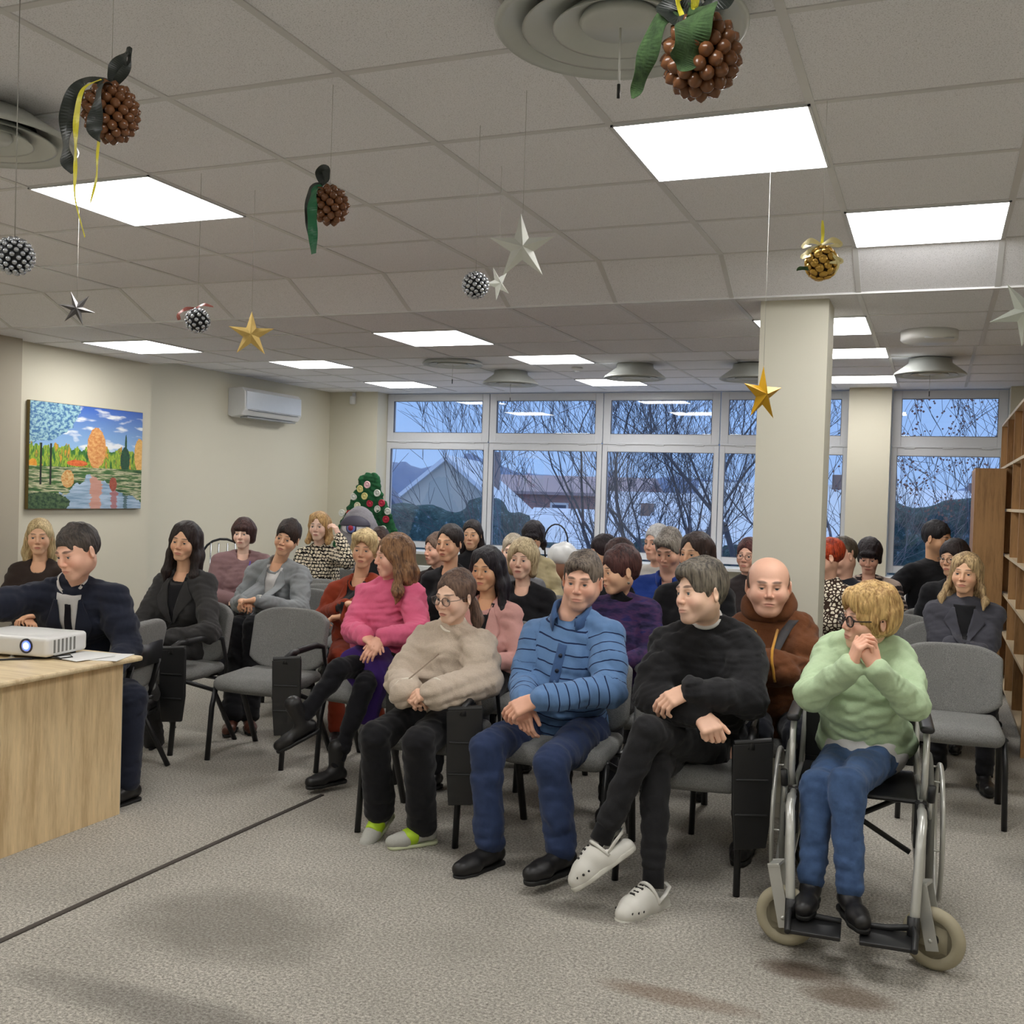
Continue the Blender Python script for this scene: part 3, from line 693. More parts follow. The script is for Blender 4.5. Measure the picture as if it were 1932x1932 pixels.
    if t.get('lapels'):
        lm, im = t['lapels'][:2]; vd = t.get('vdepth', .26); y0 = .035; y1 = -vd
        patch('blouse' if f else 'shirt', lambda x: -.062*(1-x)**.8, lambda x: .062*(1-x)**.8, y0+.018, y1, .006, im, 22, cols_=9)
        for sg in (-1, 1):
            patch('lapel', lambda x: sg*(.052*(1-x)**.9), lambda x: sg*(.066+.05*min(1, x/.4)-.0*x if x < .4 else .116-(x-.4)/.6*.102), y0, y1, .011, lm, 24, .006, cols_=7)
        if len(t['lapels']) > 2: patch('necktie', lambda x: -.014-.012*x, lambda x: .014+.012*x, .02, y1, .013, t['lapels'][2], 16, .005, cols_=4)
        patch('front_edge', lambda x: -.004, lambda x: .004, y1+.01, y1-.16, .001, plain('seam_dark', (24, 24, 26), .9), 8, .003, cols_=2)
    # ---- legs
    g = p.get('legs', {}); lm = g.get('mat') or cloth('trousers', (34, 34, 38)); gw = g.get('w', 1.)
    if not p.get('nolegs'):
        pts = [HC, kR, kL, aR, aL]; V = Vol(np.minimum.reduce(pts)-.14, np.maximum.reduce(pts)+(.14, .14, .16), .0085 if q == 2 else .013)
        V.ell(HC-up*.0, (.165*s, .135*s, .105), .04, R=np.stack([lat, -fw, up], 1))
        for h_, k_, a_ in ((hipR, kR, aR), (hipL, kL, aL)):
            V.cap(h_, k_, .082*s*gw, .064*s*gw, .012); c_ = a_+(k_-a_)*g.get('crop', .03); V.cap(k_, c_, .060*s*gw, g.get('ankle', .046)*s*gw, .015)
            V.cap(k_, k_+(a_-k_)*.3, .058*s*gw, .054*s*gw, .02)
        V.noise(g.get('folds', .0055), 34, p.get('seed', 1)+3, (1, 1, 1.5)); V.noise(g.get('folds', .0055)*.45, 80, p.get('seed', 1)+4, (1, 1, 1.6))
        for h_, k_, a_, j_ in ((hipR, kR, aR, 1), (hipL, kL, aL, 2)):
            V.wrinkle(k_-unit(h_-k_)*0+unit(a_-h_)*.0, unit(a_-h_), .0042, 85, .10, j_); V.wrinkle(a_+(k_-a_)*.2, unit(a_-k_), .0036, 80, .11, j_+3); V.wrinkle(h_+(k_-h_)*.25, unit(k_-h_), .006, 70, .12, j_+6)
        v, f_, _ = V.mesh(); mesh_from(g.get('name', 'trousers'), v-o0, f_, lm, root)
        sh = p.get('shoes', ('shoe', plain('black_leather', (24, 23, 24), .35))); fd = p.get('feet', {})
        for side, a_, sg in (('R', aR, -1), ('L', aL, 1)):
            o = fd.get(side, {}); 
            if o is None: continue
            ff = np.array(o.get('f', fw+lat*sg*.15), float); ssc = .9*s if f else 1.02*s; (v, f_), P, R, VS = shoe_mesh(a_, ff, sh[0], ssc, o.get('u'))
            so = mesh_from('boot' if sh[0] in ('boot', 'tall') else 'shoe', v-o0, f_, sh[1], root)
            if sh[0] != 'low': v, f_ = sole_mesh(P, R, ssc, a_, 1.1 if sh[0] == 'clog' else 1.); mesh_from('sole', v-o0, f_, plain('rubber_sole', (20, 20, 20), .6) if sh[0] != 'clog' else plain('clog_sole', (204, 202, 192), .5), so)
            if len(sh) > 2: sh[2](so, P, R, o0, ssc, VS)
    return root, dict(o0=o0, RH=RH, H=H, hs=hs, SC=SC, NB=NB, lat=lat2, fwd=fwd, up=upv, HC=HC, RT=RT, MH=MH, surf=surf, patch=patch, WR=WR, WL=WL, ER=ER, EL=EL, kR=kR, kL=kL)
# ---------------------------------------------------------------- the room
random.seed(4)
def wall_mat(name, c):
    k = (name, c)
    if k in MATS: return MATS[k]
    m, t, b = nt(name); n = noise_tex(t, coords(t), 3, 3)
    t.links.new(mixc(t, math_(t, 'MULTIPLY', n, .12), lin(c), tuple(x*.82 for x in lin(c))), b.inputs['Base Color'])
    b.inputs['Roughness'].default_value = .75; bump(t, b, noise_tex(t, coords(t), 160, 2), .05, .002); MATS[k] = m; return m
WALL = wall_mat('painted_wall', (212, 207, 188)); WHITE = plain('white_plastic', (222, 222, 220), .35); FRAME = plain('window_profile', (214, 216, 220), .3)
def carpet():
    m, t, b = nt('carpet'); v = coords(t)
    n = noise_tex(t, v, 95, 5, .85); n2 = noise_tex(t, v, 1.1, 4, .6); n3 = noise_tex(t, v, 420, 2, .6)
    c = ramp(t, n, [(.36, lin((112, 108, 102))), (.5, lin((176, 171, 161))), (.64, lin((230, 225, 214)))])
    c = mixc(t, math_(t, 'MULTIPLY', ramp(t, n2, [(.35, 0.), (.75, 1.)]), .42), c, lin((118, 114, 106)))
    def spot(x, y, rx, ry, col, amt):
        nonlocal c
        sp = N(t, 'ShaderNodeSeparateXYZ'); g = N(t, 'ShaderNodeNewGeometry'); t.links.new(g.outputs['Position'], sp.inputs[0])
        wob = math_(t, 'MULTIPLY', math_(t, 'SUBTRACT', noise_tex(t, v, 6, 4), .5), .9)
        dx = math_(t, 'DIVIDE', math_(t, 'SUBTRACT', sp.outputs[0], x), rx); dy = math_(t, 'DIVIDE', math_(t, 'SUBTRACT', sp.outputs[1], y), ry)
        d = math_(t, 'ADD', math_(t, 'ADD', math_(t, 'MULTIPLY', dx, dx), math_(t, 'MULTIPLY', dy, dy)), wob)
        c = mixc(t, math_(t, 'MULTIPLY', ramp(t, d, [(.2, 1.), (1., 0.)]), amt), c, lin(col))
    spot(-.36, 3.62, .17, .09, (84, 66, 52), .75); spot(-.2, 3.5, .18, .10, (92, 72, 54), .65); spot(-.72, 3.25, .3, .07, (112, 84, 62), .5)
    spot(-1.15, 3.78, .3, .1, (84, 80, 74), .55); spot(-2.3, 3.1, .5, .35, (104, 99, 92), .5); spot(-1.9, 2.5, .9, .12, (96, 92, 88), .5)
    t.links.new(c, b.inputs['Base Color']); b.inputs['Roughness'].default_value = .95; b.inputs['Specular IOR Level'].default_value = .1
    bump(t, b, math_(t, 'ADD', n, n3), .5, .006); return m
CARPET = carpet()
def struct(name, mb, mat, parent=None, **kw):
    o = mb.build(name, mat, parent, **kw)
    if parent is None: o['kind'] = 'structure'
    return o
g = MB(); g.box((-7.2, -3.2, -.1), (3.2, 11.4, 0)); struct('floor', g, CARPET)
g = MB(); g.tube([(-2.915, 1.8, .001), (-2.9, 2.6, .001), (-2.895, 3.2, .001), (-2.865, 4.6, .001)], .016, 6, flat=.25); struct('trim_1', g, plain('carpet_seam', (74, 68, 62), .9), smooth=True)
Z1, Z2 = 2.7315, 2.5788; X0 = -1.5768; YA = 2.5254; YB = 4.925; YC = 5.2468; YD = 7.078; YW = 10.95
def tile():
    m, t, b = nt('ceiling_tile'); v = coords(t)
    n = noise_tex(t, v, 260, 3, .7); n2 = noise_tex(t, v, 1.3, 2)
    c = ramp(t, n, [(.3, lin((184, 184, 186))), (.46, lin((238, 238, 242))), (.8, lin((246, 246, 250)))])
    t.links.new(c, b.inputs['Base Color']); b.inputs['Roughness'].default_value = .9; b.inputs['Specular IOR Level'].default_value = .15; bump(t, b, n, .25, .003); return m
TILE = tile()
# ceiling: high part, sloping fascia, lowered band, high part again
g = MB(); g.box((-7.2, -3.2, Z1), (3.2, YB, Z1+.05)); g.prism([(YB, Z1), (YC, Z2), (YC, Z2+.05), (YB, Z1+.05)], -7.2, 3.2, 0)
g.box((-7.2, YC, Z2), (3.2, YD, Z2+.05)); g.box((-7.2, YD-.01, Z2), (3.2, YD+.02, Z1+.05)); g.box((-7.2, YD+.02, Z1), (3.2, 11.4, Z1+.05)); struct('ceiling', g, TILE)
BAR = plain('grid_bar', (214, 214, 214), .35)
g = MB(); w = .012; d = .004
for i in range(-9, 8):
    x = X0+.6*i
    if x > 3 or x < -7: continue
    g.box((x-w, -3.1, Z1-d), (x+w, YB, Z1+.01))
    g.prism([(YB, Z1-d), (YC, Z2-d), (YC, Z2+.01), (YB, Z1+.01)], x-w, x+w, 0)
    g.box((x-w, YC, Z2-d), (x+w, YD, Z2+.01)); g.box((x-w, YD+.03, Z1-d), (x+w, YW, Z1+.01))
for j in range(-9, 5):
    y = YA+.6*j; g.box((-7.1, y-w, Z1-d*.8), (3.1, y+w, Z1+.01))
for j in range(0, 4):
    y = YC+.6104*j; g.box((-7.1, y-w, Z2-d*.8), (3.1, y+w, Z2+.01))
for j in range(0, 5):
    y = 8.08+.6*j-.6; g.box((-7.1, y-w, Z1-d*.8), (3.1, y+w, Z1+.01))
for y in (10.48, ): g.box((-7.1, y-w, Z1-d*.8), (3.1, y+w, Z1+.01))
struct('trim_2', g, BAR)
# lamps of the room
def emis():
    m, t, b = nt('lamp_diffuser'); b.inputs['Base Color'].default_value = (.9, .9, .9, 1)
    b.inputs['Emission Color'].default_value = (1., .984, .962, 1); b.inputs['Emission Strength'].default_value = LAMP; return m
DIFF = emis()
def ceiling_light(x, y, z, label, D=.6):
    r = thing('ceiling_light', label, 'ceiling light', (x, y, z-.009), 0, 'square ceiling light panels'); a = .3; b = D/2
    g = MB()
    for lo, hi in (((-a, -b, 0), (a, -b+.008, .008)), ((-a, b-.008, 0), (a, b, .008)), ((-a, -b, 0), (-a+.008, b, .008)), ((a-.008, -b, 0), (a, b, .008))): g.box(lo, hi)
    g.build('frame', FRAME, r); g = MB(); g.box((-a+.008, -b+.008, .002), (a-.008, b-.008, .007)); g.build('diffuser', DIFF, r)
cx = lambda i: X0+.6*(i+.5)
for i, j, lb in ((-3, 1, 'square ceiling light above the pinecone ball at the left'), (1, 1, 'largest square ceiling light, right of centre'), (2, 3, 'square ceiling light nearest the right edge of the photo')):
    ceiling_light(cx(i), YA+.6*(j+.5), Z1, lb)
for i, j in ((-7, 1), (5, 1), (-3, -3), (1, -3), (-7, -3), (5, -3), (-3, -7), (1, -7)):
    ceiling_light(cx(i), YA+.6*(j+.5), Z1, 'square ceiling light outside the view')
for i, lb in ((-7, 'square light in the lowered ceiling above the landscape painting'), (-3, 'square light in the lowered ceiling, at the middle'), (1, 'square light in the lowered ceiling, half behind the column')):
    ceiling_light(cx(i), YC+.6104*1.5, Z2, lb, .61)
for y, rw in ((8.38, 'nearer'), (10.18, 'last')):
    for i, lb in ((-7, 'left'), (-3, 'middle'), (1, 'beside the column')):
        ceiling_light(cx(i), y, Z1, 'square ceiling light of the %s row towards the windows, %s' % (rw, lb))
# walls
YB2 = 11.25
g = MB(); g.box((-6.4, -3.2, 0), (-6.22, 7.1, Z1)); g.box((-7.1, 7.1, 0), (-6.22, 7.12, Z1)) if False else None; struct('wall_left', g, WALL)
g = MB(); g.box((-7.0, 6.9, 0), (-6.86, YW, Z1)); struct('wall_left_far', g, WALL)
g = MB(); g.box((-6.22, 4.9, 0), (-6.13, 5.66, Z1)); struct('wall_pier', g, wall_mat('painted_pier', (176, 168, 150)))
g = MB(); SILL = .86; TOP = 2.725; wl = [-6.2, -.84, -.44, .62]
g.box((-7.0, YW, 0), (wl[0], YB2+.1, Z1)); g.box((wl[0], YW+.12, 0), (wl[1], YB2+.1, SILL)); g.box((wl[1], YW, 0), (wl[2], YB2+.1, Z1)); g.box((wl[2], YW+.12, 0), (wl[3], YB2+.1, SILL)); g.box((wl[3], YW, 0), (3.2, YB2+.1, Z1))
struct('wall_back', g, WALL)
g = MB(); g.box((.98, 7.2, 0), (1.1, YW, Z1)); g.box((1.1, 7.2, 0), (3.1, 7.3, Z1)); g.box((3., -3.2, 0), (3.1, 7.2, Z1)); struct('wall_right', g, WALL)
g = MB(); g.box((-6.4, -3.2, 0), (3.1, -3.1, Z1)); struct('wall_front', g, WALL)
g = MB(); g.box((-6.22, -3.1, 0), (-6.205, 7.1, .07)); g.box((-6.86, 7.1, 0), (-6.845, YW, .07)); struct('baseboard_left', g, plain('skirting', (190, 186, 176), .5))
g = MB(); g.box((-.85, 5.34, 0), (-.52, 5.62, Z2+.02)); struct('column_1', g, wall_mat('painted_column', (204, 201, 186))); bpy.data.objects['column_1'].name = 'trim_3'
g = MB(); g.box((-.858, 5.332, 0), (-.512, 5.34, .07)); g.box((-.512, 5.332, 0), (-.504, 5.63, .07)); struct('baseboard_column', g, plain('skirting', (190, 186, 176), .5))
# windows
GLASS = glass_mat()
def window(k, x0, x1, mulls):
    g = MB(); y0, y1 = YB2-.06, YB2+.0; f = .045
    for i in range(len(mulls)-1):
        a, b = mulls[i], mulls[i+1]; fr = MB()
        for z0, z1 in ((SILL+.03, 2.155), (2.165, TOP)):
            m_ = .085 if z0 < 2 else .09; lo = .075 if z0 < 2 else .10; hi = .085
            if z0 < 2: m_ = .06
            fr.box((a+.004, y0, z0), (a+m_, y1, z1)); fr.box((b-m_, y0, z0), (b-.004, y1, z1)); fr.box((a+m_, y0, z0), (b-m_, y1, z0+lo)); fr.box((a+m_, y0, z1-hi), (b-m_, y1, z1))
            fr.box((a+m_-.008, y0+.01, z0+lo-.008), (a+m_, y1, z1-hi+.008)) if False else None
        nm = 'window_%d' % k[0]; k[0] += 1
        o = fr.build('window_frame', FRAME, None, bevel=.004); o.name = nm; o['kind'] = 'structure'
        for z0, z1 in ((SILL+.105, 2.07), (2.265, TOP-.085)):
            p = MB(); q = .06 if z0 < 2 else .09; p.box((a+q, y0+.03, z0), (b-q, y0+.036, z1)); p.build('pane', GLASS, o)
            sl = MB(); e = .004
            for lo, hi in (((a+q, y0-.002, z0), (a+q+e, y0+.03, z1)), ((b-q-e, y0-.002, z0), (b-q, y0+.03, z1)), ((a+q, y0-.002, z0), (b-q, y0+.03, z0+e)), ((a+q, y0-.002, z1-e), (b-q, y0+.03, z1))): sl.box(lo, hi)
            sl.build('gasket', plain('rubber_gasket', (104, 108, 118), .6), o)
        if z0:
            hb = MB(); n = 3
            for u in range(n):
                xx = a+(b-a)*(u+.5)/n; hb.box((xx-.05, y0-.012, 2.14), (xx+.05, y0, 2.155))
            hb.box((a+.01, y0-.014, 2.152), (b-.01, y0, 2.168)); hb.build('transom_seal', FRAME, o, bevel=.003)
KW = [1]
window(KW, wl[0], wl[1], [-6.2, -4.85, -3.47, -2.165, wl[1]]); window(KW, wl[2], wl[3], [wl[2], wl[3]])
for i, (a, b) in enumerate(((wl[0], wl[1]), (wl[2], wl[3]))):
    g = MB(); g.box((a-.02, YW-.06, SILL-.03), (b+.02, YB2-.05, SILL+.005)); struct('window_sill_%d' % (i+1), g, WHITE, bevel=.006)
    bpy.data.objects['window_sill_%d' % (i+1)].name = 'trim_%d' % (4+i)
    r = thing('radiator', 'white panel radiator under the %s' % ('long window row' if i == 0 else 'separate window at the right'), 'radiator', ((a+b)/2, YW-.02, .1))
    L = (b-a)/2-.15; g = MB(); g.box((-L, -.07, .0), (L, .02, .6)); g.build('panel', WHITE, r, bevel=.01)
    g = MB()
    for u in range(int(L*2/.06)): x = -L+.03+.06*u; g.box((x, -.078, .03), (x+.025, -.07, .57))
    g.build('convector_ridges', WHITE, r)
# right hand wall unit of shelves
OAK = wood_mat('oak_shelf', (178, 138, 92), (140, 104, 66), 1.); OAKX = wood_mat('oak_dark', (150, 112, 74), (116, 84, 54), 1.)
r = thing('bookcase', 'tall oak bookcase with empty open compartments along the right wall', 'bookcase', (.55, 7.34, 0))
g = MB(); g.box((.0, .0, 0), (.4, .03, 2.36)); g.build('side_panel', OAK, r)
g = MB(); g.box((.0, 3.5, 0), (.4, 3.53, 2.36)); g.build('side_panel', OAK, r)
g = MB(); g.box((.38, .03, 0), (.4, 3.5, 2.36)); g.build('back_panel', OAKX, r)
for z in (.12, .52, .84, 1.17, 1.55, 1.93, 2.34):
    g = MB(); g.box((.0, .03, z), (.38, 3.5, z+.022)); g.build('shelf', plain('shelf_edge', (206, 186, 152), .5), r)
for y in (.9, 1.75, 2.6):
    g = MB(); g.box((.0, y, 0.14), (.38, y+.022, 2.34)); g.build('divider', OAK, r)
r = thing('low_bookcase', 'lower oak cabinet in front of the window, below the tall bookcase', 'cabinet', (.3, 9.7, 0))
g = MB(); g.box((.0, .0, 0), (.24, .03, 1.89)); g.build('side_panel', OAK, r); g = MB(); g.box((0, .03, 0), (.02, .9, 1.89)); g.build('front_panel', OAKX, r); g = MB(); g.box((0, .0, 1.89), (.24, .93, 1.91)); g.build('top_panel', OAK, r)
# ---------------------------------------------------------------- chairs
def fabric():
    m, t, b = nt('grey_upholstery'); v = coords(t); n = noise_tex(t, v, 420, 2, .6); n2 = noise_tex(t, v, 9, 2)
    t.links.new(mixc(t, math_(t, 'MULTIPLY', n2, .4), ramp(t, n, [(.35, lin((102, 102, 101))), (.65, lin((160, 160, 157)))]), lin((104, 104, 104))), b.inputs['Base Color'])
    b.inputs['Roughness'].default_value = .92; b.inputs['Specular IOR Level'].default_value = .15; bump(t, b, n, .3, .003); return m
FAB = fabric(); BLK = plain('black_metal', (26, 26, 28), .38); BPL = plain('black_plastic', (30, 30, 31), .45)
def pad(lo, hi, h=.012): pass
CH = {}
def chair_parts():
    V = Vol((-.3, -.3, -.1), (.3, .3, .1), .011)
    V.box((0, -.0, 0), (.235, .215, .034), .034, .0); V.box((0, -.06, .002), (.225, .16, .036), .034, .04); V.ell((0, -.17, -.005), (.2, .07, .03), .03)
    CH['seat'] = V.mesh()[:2]
    V = Vol((-.3, -.12, -.25), (.3, .14, .25), .010)
    for x in np.linspace(-.24, .24, 33):   # gently wrapped shell
        hz = .19*math.sqrt(max(.2, 1-(abs(x)/.29)**3.4)); V.box((x, .5*x*x*-1.0, 0), (.018, .022, hz), .016, .006)
    CH['back'] = V.mesh()[:2]
chair_parts()
def chair(x, y, rz, label, tablet=False, arms=False, group='grey upholstered conference chairs'):
    """local frame: sitter faces -y, seat centre at the origin"""
    r = thing('conference_chair', label, 'chair', (x, y, 0), rz, group)
    def part(name, key, mat, loc, rot=(0, 0, 0)):
        if key not in CH2:
            o = mesh_from(name, CH[key][0], CH[key][1], mat, r); CH2[key] = o.data
        else: o = new_obj(name, CH2[key], r)
        o.location = loc; o.rotation_euler = rot; return o
    part('seat', 'seat', FAB, (0, 0, .445), (.05, 0, 0)); part('backrest', 'back', FAB, (0, .235, .655), (-.2, 0, 0))
    def cached(name, key, fn, mat, smooth=True):
        if key not in CH2:
            g = MB(); fn(g); o = g.build(name, mat, r, smooth); CH2[key] = o.data
        else: new_obj(name, CH2[key], r)
    for s in (-1, 1):
        cached('leg', 'lf%d' % s, lambda g: g.tube([(s*.245, -.235, .0), (s*.243, -.205, .3), (s*.24, -.17, .425)], .0175, 10, flat=.8), BLK)
        cached('leg', 'lr%d' % s, lambda g: g.tube([(s*.262, .27, .0), (s*.245, .1, .33), (s*.24, -.17, .43)], .0175, 10, flat=.8), BLK)
    cached('seat_frame', 'sf', lambda g: (g.tube([(-.24, -.17, .41), (.24, -.17, .41)], .011, 8), g.tube([(-.24, .12, .4), (.24, .12, .4)], .011, 8), g.box((-.2, -.18, .405), (.2, .18, .42)), g.box((-.03, .12, .4), (.03, .26, .42))), BLK, False)
    cached('back_frame', 'bf', lambda g: [(g.box((s*.14-.022, .15, .40), (s*.14+.022, .23, .415)), g.tube([(s*.14, .2, .41), (s*.14, .235, .5), (s*.14, .262, .62)], .017, 8, flat=.45)) for s in (-1, 1)]+[g.box((-.17, .252, .6), (.17, .27, .72))], BLK)
    def arm(s, g): g.tube([(s*.262, .18, .36), (s*.285, .16, .5), (s*.285, .12, .645), (s*.283, .04, .665), (s*.28, -.16, .655), (s*.276, -.215, .61), (s*.27, -.215, .38)], [.012, .012, .016, .02, .02, .014, .012], 8, flat=.62)
    if arms: cached('armrest', 'arm-1', lambda g: arm(-1, g), BPL)
    if arms or tablet: cached('armrest', 'arm1', lambda g: arm(1, g), BPL)
    if tablet:
        # writing tablet folded down beside the seat
        def tb(g):
            g.prism([(-.075, .62), (.085, .635), (.088, .36), (.07, .215), (-.055, .205), (-.068, .36)], -.012, .010, 1)
            g.box((-.06, -.018, .34), (.07, .012, .35)); g.box((-.06, -.018, .48), (.07, .012, .488)); g.tube([(-.07, 0, .625), (.082, 0, .637)], .014, 8)
        if 'tab' not in CH2:
            g = MB(); tb(g); o = g.build('writing_tablet', BPL, r, False, bevel=.008); CH2['tab'] = o.data
        else:
            o = new_obj('writing_tablet', CH2['tab'], r); m = o.modifiers.new('bevel', 'BEVEL'); m.width = .008; m.segments = 2
        o.location = (.285, -.275, .0); o.rotation_euler = (0, 0, .32)
        if 'hinge' not in CH2:
            g = MB(); g.tube([(.283, -.16, .655), (.285, -.22, .655), (.285, -.27, .635), (.285, -.28, .60)], .017, 8); h = g.build('hinge', BPL, r, True); CH2['hinge'] = h.data
        else: new_obj('hinge', CH2['hinge'], r)
    return r
CH2 = {}
# ---------------------------------------------------------------- desk and what stands on it
DOAK = wood_mat('desk_oak', (226, 200, 156), (198, 168, 124), 1.2, stretch=(9, 9, .9)); DTOP = wood_mat('desk_top', (218, 198, 160), (196, 170, 130), 1.2, rot=(0, math.pi/2, 0), stretch=(.9, 9, 9))
r = thing('desk', 'light oak desk under the projector at the left edge', 'desk', (-4.225, 3.53, 0))
g = MB(); g.box((-1.0, -.42, .725), (.75, .43, .75)); g.build('desktop', DTOP, r, bevel=.01)
g = MB(); g.box((.672, -.33, 0), (.69, .36, .725)); g.build('side_panel', DOAK, r, bevel=.001); g = MB(); g.box((-.94, -.33, 0), (-.922, .36, .725)); g.build('side_panel', DOAK, r)
g = MB(); g.box((-.922, -.27, .32), (.672, -.252, .725)); g.build('modesty_panel', DOAK, r)
g = MB()
for k in range(1): g.box((.672-.0, .36, 0), (.690, .362, .725))
g.build('edge_band', plain('edge_band', (206, 198, 182), .5), r)
r = thing('projector', 'white projector with its lens lit blue on the desk', 'projector', (-3.95, 3.72, .765), rad(8) if 'rad' in globals() else .14)
V = Vol((-.28, -.2, -.03), (.28, .2, .12), .006); V.box((0, 0, .045), (.215, .145, .046), .018, 0); V.ell((0, 0, .09), (.17, .1, .012), .02)
v, f_, _ = V.mesh(); mesh_from('casing', v, f_, WHITE, r)
M = Matrix.Translation((.105, -.142, .048)) @ Matrix.Rotation(math.pi/2, 4, 'X')
g = MB(); g.lathe([(.034, -.01), (.034, .006), (.027, .008), (.027, -.005)], (0, 0, 0), 24, 0, M); g.build('lens_ring', plain('lens_ring', (40, 40, 52), .3), r, True)
g = MB(); g.lathe([(.027, 0), (.02, .006), (0, .009)], (0, 0, 0), 24, 0, M)
m, t, b = nt('lit_lens'); b.inputs['Base Color'].default_value = (.1, .15, .6, 1); b.inputs['Emission Strength'].default_value = 1.4; b.inputs['Roughness'].default_value = .05
gx = N(t, 'ShaderNodeTexGradient', gradient_type='SPHERICAL'); mp = N(t, 'ShaderNodeMapping'); tc = N(t, 'ShaderNodeTexCoord'); t.links.new(tc.outputs['Object'], mp.inputs['Vector']); mp.inputs['Location'].default_value = (-.105*38, .148*38, -.048*38); mp.inputs['Scale'].default_value = (38, 38, 38); t.links.new(mp.outputs[0], gx.inputs[0])
t.links.new(ramp(t, gx.outputs['Fac'], [(.0, lin((40, 50, 150))), (.35, lin((90, 120, 240))), (.6, lin((235, 240, 255)))]), b.inputs['Emission Color']); g.build('lens', m, r, True)
g = MB()
for i in range(6): g.box((.2135, -.1+.028*i, .015), (.2165, -.088+.028*i, .075))
for i in range(0): pass
g.build('side_vent', plain('vent_grey', (120, 120, 116), .6), r)
for x in (-.16, .0): g = MB(); g.lathe([(.006, 0), (.006, -.012), (.016, -.014), (.016, -.02)][::-1], (x+.0, -.11, .0), 14); g.build('foot', WHITE, r, True)
for x in (-.16, .16): g = MB(); g.lathe([(.014, -.014), (.014, .0)], (x, .11, .0), 12); g.build('foot', BPL, r, True)
random.seed(2)
for i, (x, y, a, z, lb) in enumerate(((-3.60, 3.86, .35, .0, 'bottom sheet of white paper at the desk corner'), (-3.68, 3.84, .12, .002, 'middle sheet of white paper beside the projector'), (-3.66, 3.8, -.15, .004, 'top sheet of white paper beside the projector'))):
    g = MB(); g.box((-.1, -.14, 0), (.1, .07, .0018)); o = g.build('paper_sheet', plain('paper', (226, 226, 224), .7), loc=(x, y, .7505+z)); o.rotation_euler = (0, 0, a); tag(o, lb, 'paper', 'papers on the desk')
g = MB(); g.tube([(-3.735, 3.66, .765), (-3.69, 3.66, .757), (-3.68, 3.72, .757), (-3.73, 3.76, .756), (-3.78, 3.66, .7545), (-3.9, 3.5, .7545), (-3.98, 3.38, .7545), (-3.96, 3.2, .756), (-3.94, 3.1, .75), (-3.94, 3.08, .6), (-3.95, 3.06, .3)], .0045, 8); tag(g.build('cable', BPL, smooth=True), 'black cable running from the projector over the desk edge', 'cable')
g = MB(); g.tube([(-3.8, 3.6, .7548), (-4.0, 3.42, .7548), (-4.3, 3.4, .7548), (-4.5, 3.44, .7548)], .004, 8); tag(g.build('cable', BPL, smooth=True), 'second black cable lying flat under the projector', 'cable')
